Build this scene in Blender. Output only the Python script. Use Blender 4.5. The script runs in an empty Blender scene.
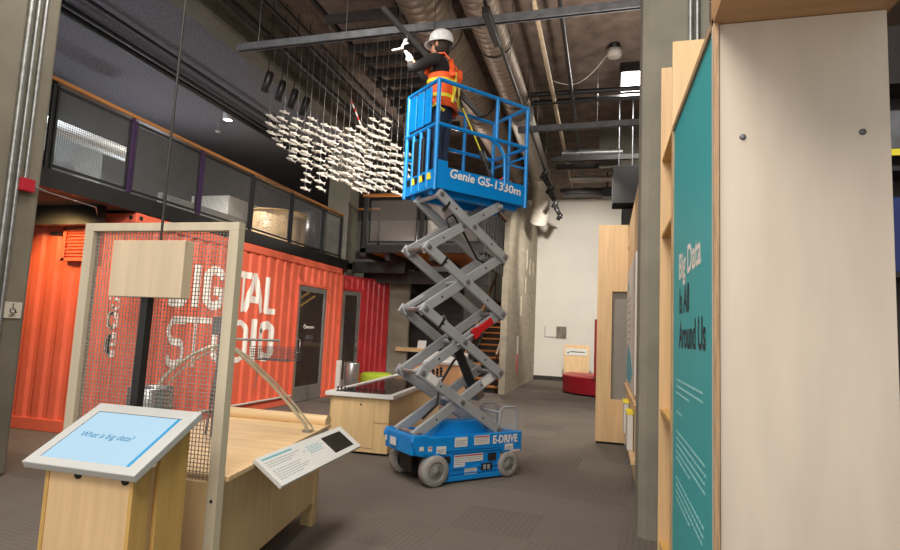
import bpy, bmesh, math, random
from mathutils import Vector, Matrix
random.seed(7)
scene = bpy.context.scene
col = scene.collection
PI = math.pi

# ------------------------------------------------------------------ helpers
def lin(r, g, b):
    def c(v):
        v /= 255.0
        return v / 12.92 if v <= 0.04045 else ((v + 0.055) / 1.055) ** 2.4
    return (c(r), c(g), c(b), 1.0)

def wm(o):
    m = o.matrix_basis.copy()
    while o.parent is not None:
        o = o.parent
        m = o.matrix_basis @ m
    return m

class MB:
    """collects shapes, then links them as ONE mesh object"""
    def __init__(s):
        s.v = []; s.f = []; s.sm = []; s.mi = []; s.cur = 0
    def add(s, vs, fs, smooth=False):
        n = len(s.v)
        s.v += [Vector(p) for p in vs]
        for f in fs:
            s.f.append([i + n for i in f]); s.sm.append(smooth); s.mi.append(s.cur)
        return s
    def hexa(s, p):
        return s.add(p, [(0, 3, 2, 1), (4, 5, 6, 7), (0, 1, 5, 4), (1, 2, 6, 5), (2, 3, 7, 6), (3, 0, 4, 7)])
    def box(s, x0, x1, y0, y1, z0, z1):
        return s.hexa([(x0, y0, z0), (x1, y0, z0), (x1, y1, z0), (x0, y1, z0), (x0, y0, z1), (x1, y0, z1), (x1, y1, z1), (x0, y1, z1)])
    def bar(s, p0, p1, w, h, up=(0, 0, 1)):
        p0 = Vector(p0); p1 = Vector(p1); d = (p1 - p0).normalized(); up = Vector(up)
        a = d.cross(up)
        if a.length < 1e-4: a = d.cross(Vector((1, 0, 0)))
        a.normalize(); b = a.cross(d).normalized()
        q = []
        for c in (p0, p1):
            for (i, j) in ((-1, -1), (1, -1), (1, 1), (-1, 1)):
                q.append(c + a * (i * w / 2) + b * (j * h / 2))
        return s.hexa(q)
    def tube(s, pts, r, n=8, closed=False, caps=True):
        pts = [Vector(p) for p in pts]; rings = []; m = len(pts)
        rr = r if isinstance(r, (list, tuple)) else [r] * m
        prev = None; vs = []
        for i, p in enumerate(pts):
            if closed: d = pts[(i + 1) % m] - pts[i - 1]
            elif i == 0: d = pts[1] - p
            elif i == m - 1: d = p - pts[i - 1]
            else: d = (pts[i + 1] - p).normalized() + (p - pts[i - 1]).normalized()
            d.normalize()
            if prev is None:
                a = d.cross(Vector((0, 0, 1)))
                if a.length < 1e-3: a = d.cross(Vector((1, 0, 0)))
            else:
                a = prev - d * prev.dot(d)
            a.normalize(); b = d.cross(a); prev = a
            for k in range(n):
                t = 2 * PI * k / n
                vs.append(p + a * math.cos(t) * rr[i] + b * math.sin(t) * rr[i])
        fs = []
        for i in range(m if closed else m - 1):
            j = (i + 1) % m
            for k in range(n):
                k2 = (k + 1) % n
                fs.append((i * n + k, i * n + k2, j * n + k2, j * n + k))
        s.add(vs, fs, True)
        if caps and not closed:
            s.add(vs[:n], [tuple(range(n))[::-1]]); s.add(vs[-n:], [tuple(range(n))])
        return s
    def cyl(s, p0, p1, r, n=16, r2=None):
        return s.tube([p0, p1], [r, r if r2 is None else r2], n)
    def lathe(s, prof, c=(0, 0, 0), n=24, axis='z', sx=1, sy=1):
        c = Vector(c); vs = []; fs = []
        for (r, h) in prof:
            for k in range(n):
                t = 2 * PI * k / n; x = r * math.cos(t) * sx; y = r * math.sin(t) * sy
                if axis == 'z': q = Vector((x, y, h))
                elif axis == 'y': q = Vector((x, h, y))
                else: q = Vector((h, x, y))
                vs.append(c + q)
        for i in range(len(prof) - 1):
            for k in range(n):
                k2 = (k + 1) % n
                fs.append((i * n + k, i * n + k2, (i + 1) * n + k2, (i + 1) * n + k))
        return s.add(vs, fs, True)
    def prism(s, poly, fn, d):
        """poly: 2D outline; fn(a,b)->3D; d: extrude vector"""
        a = [Vector(fn(*p)) for p in poly]; d = Vector(d); n = len(a)
        fs = [tuple(range(n))[::-1], tuple(range(n, 2 * n))]
        for i in range(n):
            j = (i + 1) % n
            fs.append((i, j, j + n, i + n))
        return s.add(a + [p + d for p in a], fs)
    def quad(s, a, b, c, d):
        return s.add([a, b, c, d], [(0, 1, 2, 3)])
    def build(s, name, mat, parent=None, world=False, bevel=0.0, seg=2):
        me = bpy.data.meshes.new(name)
        vs = s.v; loc = None
        if parent is not None and world:
            inv = wm(parent).inverted(); vs = [inv @ p for p in vs]
        if parent is None:
            xs = [p.x for p in vs]; ys = [p.y for p in vs]; zs = [p.z for p in vs]
            loc = Vector(((min(xs) + max(xs)) / 2, (min(ys) + max(ys)) / 2, min(zs)))
            vs = [p - loc for p in vs]
        me.from_pydata([tuple(p) for p in vs], [], s.f)
        me.polygons.foreach_set('use_smooth', s.sm)
        for m in (mat if isinstance(mat, (list, tuple)) else [mat]): me.materials.append(m)
        if any(s.mi): me.polygons.foreach_set('material_index', s.mi)
        bm = bmesh.new(); bm.from_mesh(me); bmesh.ops.recalc_face_normals(bm, faces=bm.faces); bm.to_mesh(me); bm.free()
        me.update()
        o = bpy.data.objects.new(name, me); col.objects.link(o)
        if loc is not None: o.location = loc
        if parent is not None: o.parent = parent
        if bevel:
            b = o.modifiers.new('bevel', 'BEVEL'); b.width = bevel; b.segments = seg; b.limit_method = 'ANGLE'; b.angle_limit = 0.7
        return o

def tag(o, label, cat, group=None, kind='thing'):
    o['label'] = label; o['category'] = cat; o['kind'] = kind
    if group: o['group'] = group
    return o

def thing(name, label, cat, loc=(0, 0, 0), rz=0.0, group=None):
    o = bpy.data.objects.new(name, None); col.objects.link(o)
    o.empty_display_size = 0.1
    o.location = loc; o.rotation_euler = (0, 0, rz)
    return tag(o, label, cat, group)

def struct(o, label=None, cat=None):
    o['kind'] = 'structure'
    if label: o['label'] = label
    if cat: o['category'] = cat
    return o

def dup(o, parent=None):
    c = o.copy(); col.objects.link(c)
    if parent is not None: c.parent = parent
    for ch in list(o.children): dup(ch, c)
    return c

def text_mb(body, fn, size=1.0, wide=1.0, shear=0.0, bold=0.0, align='LEFT', spacing=1.0, depth=0.0):
    """letters as flat polygons; fn(a,b)->3D point"""
    cu = bpy.data.curves.new('t', 'FONT'); cu.body = body; cu.size = size; cu.shear = shear; cu.offset = bold
    cu.align_x = align; cu.space_character = spacing; cu.resolution_u = 3
    o = bpy.data.objects.new('t', cu); col.objects.link(o)
    dg = bpy.context.evaluated_depsgraph_get(); dg.update()
    me = o.evaluated_get(dg).to_mesh()
    vs = [Vector(fn(v.co.x * wide, v.co.y)) for v in me.vertices]
    fs = [tuple(p.vertices) for p in me.polygons]
    o.evaluated_get(dg).to_mesh_clear()
    bpy.data.objects.remove(o); bpy.data.curves.remove(cu)
    return MB().add(vs, fs)

# ------------------------------------------------------------------ materials
def nodes(name):
    m = bpy.data.materials.new(name); m.use_nodes = True
    return m, m.node_tree, m.node_tree.nodes['Principled BSDF']

def mat(name, c, rough=0.5, metal=0.0, var=0.0, scale=6.0, stretch=(1, 1, 1), bump=0.0, bscale=None, c2=None, coat=0.0, alpha=1.0, spec=0.5, detail=4):
    m, nt, b = nodes(name)
    b.inputs['Base Color'].default_value = c
    b.inputs['Roughness'].default_value = rough; b.inputs['Metallic'].default_value = metal
    b.inputs['Specular IOR Level'].default_value = spec
    if coat: b.inputs['Coat Weight'].default_value = coat; b.inputs['Coat Roughness'].default_value = 0.15
    if alpha < 1: b.inputs['Alpha'].default_value = alpha
    if var or bump or c2:
        tc = nt.nodes.new('ShaderNodeTexCoord'); mp = nt.nodes.new('ShaderNodeMapping')
        mp.inputs['Scale'].default_value = stretch
        nt.links.new(tc.outputs['Object'], mp.inputs['Vector'])
        n = nt.nodes.new('ShaderNodeTexNoise'); n.inputs['Scale'].default_value = scale; n.inputs['Detail'].default_value = detail
        nt.links.new(mp.outputs['Vector'], n.inputs['Vector'])
        if var or c2:
            r = nt.nodes.new('ShaderNodeValToRGB')
            d = c2 if c2 else tuple(max(0, x * (1 - var)) for x in c[:3]) + (1,)
            u = c if c2 else tuple(min(1, x * (1 + var)) for x in c[:3]) + (1,)
            r.color_ramp.elements[0].position = 0.33; r.color_ramp.elements[1].position = 0.68
            r.color_ramp.elements[0].color = d; r.color_ramp.elements[1].color = u
            nt.links.new(n.outputs['Fac'], r.inputs['Fac']); nt.links.new(r.outputs['Color'], b.inputs['Base Color'])
        if bump:
            bp = nt.nodes.new('ShaderNodeBump'); bp.inputs['Strength'].default_value = bump; bp.inputs['Distance'].default_value = 0.02
            if bscale:
                n2 = nt.nodes.new('ShaderNodeTexNoise'); n2.inputs['Scale'].default_value = bscale
                nt.links.new(mp.outputs['Vector'], n2.inputs['Vector']); nt.links.new(n2.outputs['Fac'], bp.inputs['Height'])
            else:
                nt.links.new(n.outputs['Fac'], bp.inputs['Height'])
            nt.links.new(bp.outputs['Normal'], b.inputs['Normal'])
    return m

def emit(name, c, s):
    m, nt, b = nodes(name)
    b.inputs['Base Color'].default_value = (0, 0, 0, 1)
    b.inputs['Emission Color'].default_value = c; b.inputs['Emission Strength'].default_value = s
    return m

def glass(name, c, alpha, rough=0.03):
    m, nt, b = nodes(name)
    b.inputs['Base Color'].default_value = c; b.inputs['Roughness'].default_value = rough
    tr = nt.nodes.new('ShaderNodeBsdfTransparent'); mx = nt.nodes.new('ShaderNodeMixShader')
    mx.inputs[0].default_value = alpha
    nt.links.new(tr.outputs[0], mx.inputs[1]); nt.links.new(b.outputs[0], mx.inputs[2])
    nt.links.new(mx.outputs[0], nt.nodes['Material Output'].inputs['Surface'])
    return m

def carpet_mat():
    m, nt, b = nodes('carpet_tiles')
    N = nt.nodes.new; L = nt.links.new
    tc = N('ShaderNodeTexCoord'); mp = N('ShaderNodeMapping'); mp.inputs['Rotation'].default_value = (0, 0, 0.09)
    L(tc.outputs['Object'], mp.inputs['Vector'])
    sc = N('ShaderNodeVectorMath'); sc.operation = 'SCALE'; sc.inputs['Scale'].default_value = 1 / 0.61
    L(mp.outputs['Vector'], sc.inputs[0])
    fl = N('ShaderNodeVectorMath'); fl.operation = 'FLOOR'; L(sc.outputs[0], fl.inputs[0])
    wn = N('ShaderNodeTexWhiteNoise'); wn.noise_dimensions = '2D'; L(fl.outputs[0], wn.inputs['Vector'])
    w = N('ShaderNodeTexWave'); w.wave_type = 'BANDS'; w.bands_direction = 'X'; w.inputs['Scale'].default_value = 7.0; w.inputs['Distortion'].default_value = 1.2; w.inputs['Detail'].default_value = 2
    w2 = N('ShaderNodeTexWave'); w2.wave_type = 'BANDS'; w2.bands_direction = 'Y'; w2.inputs['Scale'].default_value = 7.0; w2.inputs['Distortion'].default_value = 1.2
    L(mp.outputs['Vector'], w.inputs['Vector']); L(mp.outputs['Vector'], w2.inputs['Vector'])
    gt = N('ShaderNodeMath'); gt.operation = 'GREATER_THAN'; gt.inputs[1].default_value = 0.5; L(wn.outputs['Value'], gt.inputs[0])
    mw = N('ShaderNodeMix'); mw.data_type = 'FLOAT'; L(gt.outputs[0], mw.inputs[0]); L(w.outputs['Fac'], mw.inputs[2]); L(w2.outputs['Fac'], mw.inputs[3])
    no = N('ShaderNodeTexNoise'); no.inputs['Scale'].default_value = 160; no.inputs['Detail'].default_value = 3; L(mp.outputs['Vector'], no.inputs['Vector'])
    nb = N('ShaderNodeTexNoise'); nb.inputs['Scale'].default_value = 0.7; L(mp.outputs['Vector'], nb.inputs['Vector'])
    # value = 1 + tile*.18 + wave*.10 + noise
    def mul(a, k, c0):
        q = N('ShaderNodeMath'); q.operation = 'MULTIPLY_ADD'; L(a, q.inputs[0]); q.inputs[1].default_value = k; q.inputs[2].default_value = c0; return q.outputs[0]
    def addv(a, b_):
        q = N('ShaderNodeMath'); q.operation = 'ADD'; L(a, q.inputs[0]); L(b_, q.inputs[1]); return q.outputs[0]
    v = addv(addv(mul(wn.outputs['Value'], 0.18, 0.8), mul(mw.outputs[0], 0.12, -0.06)), addv(mul(no.outputs['Fac'], 0.5, -0.25), mul(nb.outputs['Fac'], 0.3, -0.15)))
    mc = N('ShaderNodeVectorMath'); mc.operation = 'SCALE'; mc.inputs[0].default_value = lin(116, 108, 100)[:3]; L(v, mc.inputs['Scale'])
    L(mc.outputs[0], b.inputs['Base Color']); b.inputs['Roughness'].default_value = 0.95; b.inputs['Specular IOR Level'].default_value = 0.15
    bp = N('ShaderNodeBump'); bp.inputs['Strength'].default_value = 0.4; bp.inputs['Distance'].default_value = 0.01; L(no.outputs['Fac'], bp.inputs['Height']); L(bp.outputs[0], b.inputs['Normal'])
    return m

def ply(name, c, var=0.12, rough=0.42, axis='z'):
    st = {'z': (7, 7, 0.55), 'x': (0.55, 7, 7), 'y': (7, 0.55, 7)}[axis]
    return mat(name, c, rough, var=var, scale=2.6, stretch=st, detail=7, spec=0.35)

M = {}
M['carpet'] = carpet_mat()
M['ply_pale'] = mat('ply_pale', lin(210, 197, 181), 0.42, var=0.06, scale=3.2, stretch=(2.6, 2.6, .5), detail=8, spec=.35)
M['ply_mid'] = ply('ply_mid', lin(214, 182, 134), 0.09)
M['ply_frame'] = ply('ply_frame', lin(196, 184, 160), 0.07)
M['ply_box'] = ply('ply_box', lin(204, 184, 156), 0.08)
M['kiosk_white'] = mat('kiosk_white', lin(182, 182, 179), 0.45, var=0.02, scale=6)
M['ply_warm'] = ply('ply_warm', lin(222, 188, 142), 0.10)
M['ply_warm_x'] = ply('ply_warm_x', lin(224, 192, 146), 0.10, axis='x')
M['ply_gold'] = ply('ply_gold', lin(204, 164, 96), 0.12)
M['ply_edge'] = mat('ply_edge', lin(170, 138, 104), 0.6, var=0.25, scale=3, stretch=(60, 60, 3))
M['timber'] = ply('timber', lin(186, 120, 62), 0.15, axis='x')
M['timber_y'] = ply('timber_y', lin(148, 98, 54), 0.15, axis='y')
M['concrete'] = mat('concrete', lin(134, 130, 116), 0.85, var=0.14, scale=2.2, bump=0.15, bscale=30)
M['concrete_dark'] = mat('concrete_dark', lin(112, 106, 92), 0.85, var=0.16, scale=1.7, bump=0.15, bscale=30)
M['board_concrete'] = mat('board_concrete', lin(176, 166, 146), 0.85, var=0.13, scale=2.0, stretch=(1, 0.6, 4), bump=0.2, bscale=22)
M['ceil'] = mat('sprayed_ceiling', lin(122, 108, 98), 0.95, var=0.3, scale=3.2, bump=0.5, bscale=24)
M['ceil_blue'] = mat('sprayed_blue_grey_ceiling', lin(116, 112, 118), 0.95, var=0.3, scale=30, bump=0.8, bscale=45)
M['white_wall'] = mat('white_wall', lin(226, 222, 212), 0.8, var=0.03, scale=1.2)
M['black'] = mat('black_metal', lin(28, 27, 27), 0.45, var=0.15, scale=8)
M['black_matte'] = mat('black_matte', lin(20, 19, 19), 0.9, var=0.2, scale=5)
M['dark_steel'] = mat('dark_steel', lin(54, 50, 48), 0.5, 0.3, var=0.15, scale=5)
M['galv'] = mat('galvanised_steel', lin(150, 150, 148), 0.42, 0.75, var=0.2, scale=14)
M['galv_dull'] = mat('galvanised_dull', lin(116, 118, 122), 0.5, 0.5, var=0.2, scale=10)
M['duct'] = mat('spiral_duct', lin(142, 128, 114), 0.52, 0.55, var=0.22, scale=7, stretch=(1, 3, 1))
M['alum'] = mat('aluminium', lin(170, 168, 164), 0.35, 0.7, var=0.08, scale=12)
M['orange'] = mat('orange_container_paint', lin(226, 104, 76), 0.5, var=0.06, scale=3.5)
M['red_paint'] = mat('red_container_paint', lin(186, 50, 54), 0.4, var=0.08, scale=3.5, coat=0.15)
M['white_paint'] = mat('white_lettering_paint', lin(240, 232, 222), 0.5, var=0.04, scale=9)
M['white'] = mat('white_laminate', lin(212, 210, 205), 0.45, var=0.02, scale=6)
M['lift_blue'] = mat('lift_blue_paint', lin(0, 136, 216), 0.36, var=0.05, scale=4, coat=0.25)
M['lift_grey'] = mat('lift_grey_paint', lin(166, 168, 170), 0.42, 0.15, var=0.06, scale=6)
M['tyre'] = mat('grey_tyre', lin(150, 146, 140), 0.7, var=0.1, scale=18)
M['chrome'] = mat('chrome', lin(200, 200, 200), 0.2, 0.95, var=0.05, scale=9)
M['red'] = mat('red_plastic', lin(196, 28, 34), 0.4, var=0.06, scale=6)
M['red_bench'] = mat('red_bench', lin(150, 18, 34), 0.45, var=0.06, scale=3)
M['pink_top'] = mat('bench_top_red', lin(226, 98, 96), 0.5, var=0.04, scale=3)
M['green'] = mat('green_upholstery', lin(150, 170, 38), 0.85, var=0.08, scale=9)
M['teal'] = mat('teal_panel', lin(56, 166, 170), 0.5, var=0.02, scale=1.2)
M['ink'] = mat('dark_ink', lin(32, 40, 48), 0.6, var=0.05, scale=5)
M['ink_grey'] = mat('grey_ink', lin(150, 156, 160), 0.6, var=0.05, scale=5)
M['ink_teal'] = mat('teal_ink', lin(96, 168, 182), 0.6, var=0.05, scale=5)
M['ink_pale'] = mat('pale_ink', lin(156, 210, 210), 0.6, var=0.03, scale=5)
M['screen'] = emit('lit_screen', lin(190, 226, 246), 0.95)
M['screen_text'] = emit('lit_screen_lettering', lin(36, 140, 196), 0.75)
M['screen_dark'] = mat('dark_screen', lin(46, 42, 36), 0.12, var=0.2, scale=12)
M['lamp'] = emit('lit_lamp', (1, 0.96, 0.9, 1), 14)
M['hole'] = mat('dark_hole', lin(30, 28, 27), 0.8, var=0.1, scale=8)
M['door_glass'] = glass('door_glass', lin(66, 58, 54), 0.66, 0.04)  # brownish colour carries the reflection seen in the door panes
M['table_glass'] = glass('table_glass', lin(40, 30, 34), 0.72, 0.03)
M['clear'] = glass('clear_plastic', lin(190, 196, 200), 0.25, 0.1)
M['mesh_wire'] = mat('woven_wire', lin(150, 141, 136), 0.5, 0.2, var=0.08, scale=20)
M['rail_wire'] = mat('rail_wire', lin(104, 100, 98), 0.5, 0.4, var=0.15, scale=10)
M['fish'] = mat('fish_white', lin(182, 176, 164), 0.6, var=0.06, scale=20)
M['skin'] = mat('skin', lin(206, 150, 122), 0.55, var=0.06, scale=14)
M['shirt'] = mat('black_shirt', lin(30, 29, 30), 0.9, var=0.2, scale=14)
M['denim'] = mat('dark_denim', lin(48, 62, 88), 0.9, var=0.15, scale=30)
M['glove'] = mat('pale_glove', lin(196, 196, 196), 0.8, var=0.08, scale=30)
M['hat'] = mat('white_hard_hat', lin(236, 236, 234), 0.3, var=0.02, scale=8, coat=0.3)
M['hair'] = mat('dark_hair', lin(52, 40, 34), 0.8, var=0.3, scale=60)
M['vest'] = mat('orange_vest', lin(246, 96, 36), 0.7, var=0.06, scale=20)
M['vest_yellow'] = mat('yellow_stripe', lin(240, 222, 60), 0.6, var=0.06, scale=20)
M['sticker'] = mat('white_sticker', lin(222, 220, 216), 0.45, var=0.03, scale=20)
M['sticker_red'] = mat('red_sticker_band', lin(180, 60, 70), 0.5, var=0.05, scale=20)
M['grey_ply'] = mat('grey_panel', lin(142, 140, 132), 0.7, var=0.06, scale=4)
M['floor_dark'] = mat('dark_strip', lin(52, 48, 46), 0.9, var=0.15, scale=10)
M['silver'] = mat('brushed_silver', lin(178, 178, 178), 0.28, 0.85, var=0.1, scale=6, stretch=(6, 6, 0.3))
M['baffle'] = mat('dark_baffle', lin(62, 56, 52), 0.9, var=0.1, scale=8)
M['blue_grey'] = mat('blue_grey_wall', lin(120, 124, 122), 0.85, var=0.06, scale=3)
M['green_ink'] = mat('green_ink', lin(90, 130, 96), 0.7, var=0.08, scale=5)
M['purple'] = mat('purple_post', lin(62, 42, 74), 0.4, 0.3, var=0.1, scale=8)
M['cord_white'] = mat('white_cord', lin(200, 196, 188), 0.6, var=0.05, scale=20)
M['pipe_cream'] = mat('cream_pipe', lin(176, 158, 130), 0.5, var=0.15, scale=9)
M['cream_tube'] = mat('cream_tube', lin(206, 194, 170), 0.4, 0.35, var=0.08, scale=12)
M['hub'] = mat('hub_grey', lin(128, 126, 122), 0.6, var=0.1, scale=18)
M['redbox'] = mat('red_alarm_box', lin(168, 22, 40), 0.45, var=0.06, scale=12)
# ------------------------------------------------------------------ the setting
struct(MB().box(-10, 5, -1.5, 20.2, -0.12, 0).build('floor', M['carpet']))
struct(MB().box(-5.3, 5, -1.5, 20.2, 6.3, 6.45).build('ceiling', M['ceil']))
struct(MB().box(-10, -5.42, -1.5, 20.2, 5.6, 5.8).build('ceiling_low', M['ceil_blue']))
m = MB().box(-5.42, -5.3, -1.5, 20.2, 5.5, 6.3); m.box(-5.3, -5.12, -1.5, 20.2, 5.5, 5.56)
struct(m.build('trim_1', M['concrete_dark']))
struct(MB().box(-10, -9.85, -1.5, 20.2, 0, 5.6).build('wall_left', M['blue_grey']))
struct(MB().box(-10, 5, 20.0, 20.2, 0, 6.3).build('wall_back', M['white_wall']))
struct(MB().box(4.85, 5, -1.5, 20.0, 0, 6.3).build('wall_right', M['black_matte']))
struct(MB().box(-2.36, 2.0, 19.97, 20.0, 0, 0.14).build('baseboard_back', M['dark_steel']))
# upper floor over the containers, with its black edge
struct(MB().box(-9.85, -5.72, 1.0, 12.6, 2.80, 2.95).build('floor_upper', M['concrete_dark']))
m = MB().box(-5.72, -5.63, 1.0, 11.75, 2.77, 2.97); m.box(-9.85, -5.9, 5.40, 5.5, 2.56, 2.80)
struct(m.build('trim_2', M['black']))
# big concrete columns
struct(MB().box(-6.4, -5.17, 3.2, 4.07, 0, 5.6).build('column_left', M['concrete_dark'], None, False, 0.03))
struct(MB().box(-6.25, -5.72, 11.75, 12.3, 0, 5.6).build('column_middle', M['concrete'], None, False, 0.02))
m = MB(); X0, X1, Y0, Y1 = 0.258, 0.75, 4.62, 5.1
m.prism([(X0 + .055, Y0), (X1, Y0), (X1, Y1), (X0, Y1), (X0, Y0 + .055)], lambda a, b: (a, b, 0), (0, 0, 6.3))
struct(m.build('column_right', M['concrete']))
# board-formed concrete wall with its slots, built round the openings
def wall_with_slots(slots, y0, y1, z0, z1, x0, x1):
    m = MB(); ys = sorted({y0, y1} | {s[0] for s in slots} | {s[1] for s in slots}); zs = sorted({z0, z1} | {s[2] for s in slots} | {s[3] for s in slots})
    for a, b in zip(ys, ys[1:]):
        for c, d in zip(zs, zs[1:]):
            if any(s[0] - 1e-6 <= a and b <= s[1] + 1e-6 and s[2] - 1e-6 <= c and d <= s[3] + 1e-6 for s in slots): 
                m.cur = 1; m.box(x0, x1 - 0.11, a, b, c, d); m.cur = 0  # slot backs coloured dark in place of the shade inside them
            else: m.box(x0, x1, a, b, c, d)
    return m
SL = [(16.35, 16.6, 2.05, 2.65), (17.2, 17.45, 2.75, 3.3), (17.3, 17.6, 3.5, 4.15), (18.05, 18.3, 3.4, 3.95), (18.9, 19.1, 3.45, 3.95)]
struct(wall_with_slots(SL, 14.1, 20.0, 0, 5.6, -2.52, -2.36).build('wall_concrete', [M['board_concrete'], M['hole']]))
# dim wall under the landing and its return
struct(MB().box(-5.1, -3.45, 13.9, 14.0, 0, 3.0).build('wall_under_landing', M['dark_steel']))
m = MB()
for k in range(9): m.box(-4.0, -3.46, 13.86, 13.9, 1.2 + .2 * k, 1.33 + .2 * k)
struct(m.build('trim_3', M['black']))
struct(MB().box(-5.05, -4.55, 12.95, 13.05, 0, 3.0).build('wall_grey', M['concrete']))
# landing bridge with timber soffit
m = MB().box(-5.15, -2.45, 11.3, 11.42, 3.10, 3.27); m.box(-5.15, -2.45, 11.42, 14.0, 3.18, 3.27)
m.box(-5.15, -5.03, 11.3, 14, 3.02, 3.2)
for x in (-4.62, -3.62, -2.62): m.box(x, x + .1, 11.42, 14.0, 2.95, 3.18)
m.box(-5.72, -5.15, 12.3, 12.42, 3.1, 3.27)
struct(m.build('floor_landing', M['dark_steel']))
m = MB()
for x0, x1 in ((-5.02, -4.63), (-4.5, -3.65), (-3.5, -2.65)): m.box(x0, x1, 11.5, 13.9, 3.12, 3.175)
struct(m.build('ceiling_landing', M['timber']))
m = MB().box(-5.6, -2.55, 12.55, 12.7, 2.55, 2.85); m.box(-5.7, -4.4, 12.1, 12.25, 2.75, 3.0)
struct(m.build('trim_4', M['dark_steel']))

# ------------------------------------------------------------------ shipping containers
PER = 0.26; DEP = 0.027
K = 1.0
def dprof(s):
    s = (s / K) % PER
    if s < .075: return 0.0
    if s < .115: return (s - .075) / .04 * DEP
    if s < .22: return DEP
    return (PER - s) / .04 * DEP
def corr(mb, P0, d, n, s0, s1, z0, z1):
    """corrugated sheet along d from s0 to s1; n points outwards, ridge tops lie on the line through P0"""
    P0 = Vector(P0); d = Vector(d); n = Vector(n); st = {s0, s1}; k = math.floor(s0 / K / PER) - 1
    while k * PER * K < s1 + PER:
        for q in (0, .075, .115, .22):
            if s0 < (k * PER + q) * K < s1: st.add((k * PER + q) * K)
        k += 1
    st = sorted(st); vs = []
    for s in st:
        p = P0 + d * s + n * (dprof(s) - DEP); vs += [(p.x, p.y, z0), (p.x, p.y, z1)]
    mb.add(vs, [(2 * i, 2 * i + 2, 2 * i + 3, 2 * i + 1) for i in range(len(st) - 1)])
    return mb
CX = -5.64; CY0 = 5.70; CY1 = 11.60; CZ = 2.76
cont = thing('shipping_container', 'orange corrugated shipping container lettered as a digital studio, under the upper floor', 'shipping container', (CX, CY0, 0))
DY0, DY1, DZ = 9.72, 10.86, 2.24
m = MB(); N = (1, 0, 0); D = (0, 1, 0)
P = (CX - .02, 0, 0)
corr(m, P, D, N, CY0 + .12, DY0, .14, CZ - .12); corr(m, P, D, N, DY1, CY1 - .1, .14, CZ - .12); corr(m, P, D, N, DY0, DY1, DZ, CZ - .12)
corr(m, (0, CY0 + .02, 0), (-1, 0, 0), (0, -1, 0), -CX + .1, -CX + 2.3, .14, CZ - .12)
corr(m, (0, CY1 - .02, 0), (-1, 0, 0), (0, 1, 0), -CX + .1, -CX + 2.3, .14, CZ - .12)
m.box(CX - 2.44, CX - .06, CY0 + .08, CY1 - .08, CZ - .06, CZ - .02)
m.build('corrugated_wall', M['orange'], cont, True)
m = MB()
m.box(CX - .08, CX, CY0, CY1, CZ - .13, CZ); m.box(CX - .08, CX, CY0, DY0, 0, .15); m.box(CX - .08, CX, DY1, CY1, 0, .15)
m.box(CX - 2.44, CX, CY0, CY0 + .08, CZ - .13, CZ); m.box(CX - 2.44, CX, CY0, CY0 + .08, 0, .15)
m.box(CX - .13, CX, CY0, CY0 + .14, 0, CZ); m.box(CX - .1, CX, CY1 - .1, CY1, 0, CZ); m.box(CX - 2.44, CX - 2.3, CY0, CY0 + .12, 0, CZ)
m.box(CX - .06, CX + .005, DY0 - .06, DY0, 0, DZ + .06); m.box(CX - .06, CX + .005, DY1, DY1 + .06, 0, DZ + .06); m.box(CX - .06, CX + .005, DY0, DY1, DZ, DZ + .06)
m.build('frame', M['orange'], cont, True, 0.008)
m = MB()
for y in (CY0 - .004,): m.box(CX - .16, CX + .004, y, y + .16, CZ - .12, CZ + .004)
cc = m.build('corner_casting', M['orange'], cont, True, 0.01)
m = MB(); m.lathe([(0.0, CX + .006), (.03, CX + .006)], (0, CY0 + .07, CZ - .06), 14, 'x'); m.lathe([(0.0, CY0 - .006), (.03, CY0 - .006)], (CX - .08, 0, CZ - .06), 14, 'y')
m.build('lashing_hole', M['hole'], cc, True)
# end-wall details: louvre vent, dark slot
v = MB().box(-6.66, -6.20, CY0 - .05, CY0 + .02, 2.16, 2.54)
for k in range(8): v.bar((-6.63, CY0 - .06, 2.2 + .042 * k), (-6.23, CY0 - .06, 2.2 + .042 * k), .03, .012, (0, .5, 1))
v.box(-6.68, -6.63, CY0 - .075, CY0, 2.14, 2.56); v.box(-6.23, -6.18, CY0 - .075, CY0, 2.14, 2.56); v.box(-6.68, -6.18, CY0 - .075, CY0, 2.52, 2.56); v.box(-6.68, -6.18, CY0 - .075, CY0, 2.14, 2.18)
v.build('louvre_vent', M['orange'], cont, True)
MB().box(-6.98, -6.78, CY0 - .012, CY0, 2.48, 2.52).build('slot', M['hole'], cont, True)
MB().tube([(CX + .03, CY0 + .1, .16), (CX + .03, DY0 - .1, .16)], .018).build('conduit', M['cord_white'], cont, True)
# painted lettering follows the ribs
EPS = [0.0]
def ribbon(mb, pts, w, put0):
    def put(a, b): return Vector(put0(a, b)) + Vector((EPS[0], 0, 0))
    P2 = [Vector(p) for p in pts]
    for a, b in zip(P2, P2[1:]):
        d = b - a; L_ = d.length
        if L_ < 1e-5: continue
        EPS[0] = (EPS[0] + .00035) % .0035
        d /= L_; q = Vector((-d.y, d.x)) * w / 2; a2 = a - d * w * .28; b2 = b + d * w * .28
        n = max(1, int((b2 - a2).length / .012)); mwid = max(2, int(w / .012)); vs = []; fs = []
        for i in range(n + 1):
            for j in range(mwid + 1):
                c = a2.lerp(b2, i / n) + q * (2 * j / mwid - 1); vs.append(put(c.x, c.y))
        for i in range(n):
            for j in range(mwid):
                k = i * (mwid + 1) + j; fs.append((k, k + 1, k + mwid + 2, k + mwid + 1))
        mb.add(vs, fs)
def arc(cx, cy, rx, ry, a0, a1, n=10):
    return [(cx + rx * math.cos(math.radians(a0 + (a1 - a0) * i / n)), cy + ry * math.sin(math.radians(a0 + (a1 - a0) * i / n))) for i in range(n + 1)]
def front(y, z): return (P[0] + dprof(y) - DEP + .006, y, z)
LT = MB()
zt, zb = 2.29, 1.63
def put(y, z): return front(y, z)
w = .125; h = w / 2
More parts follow.
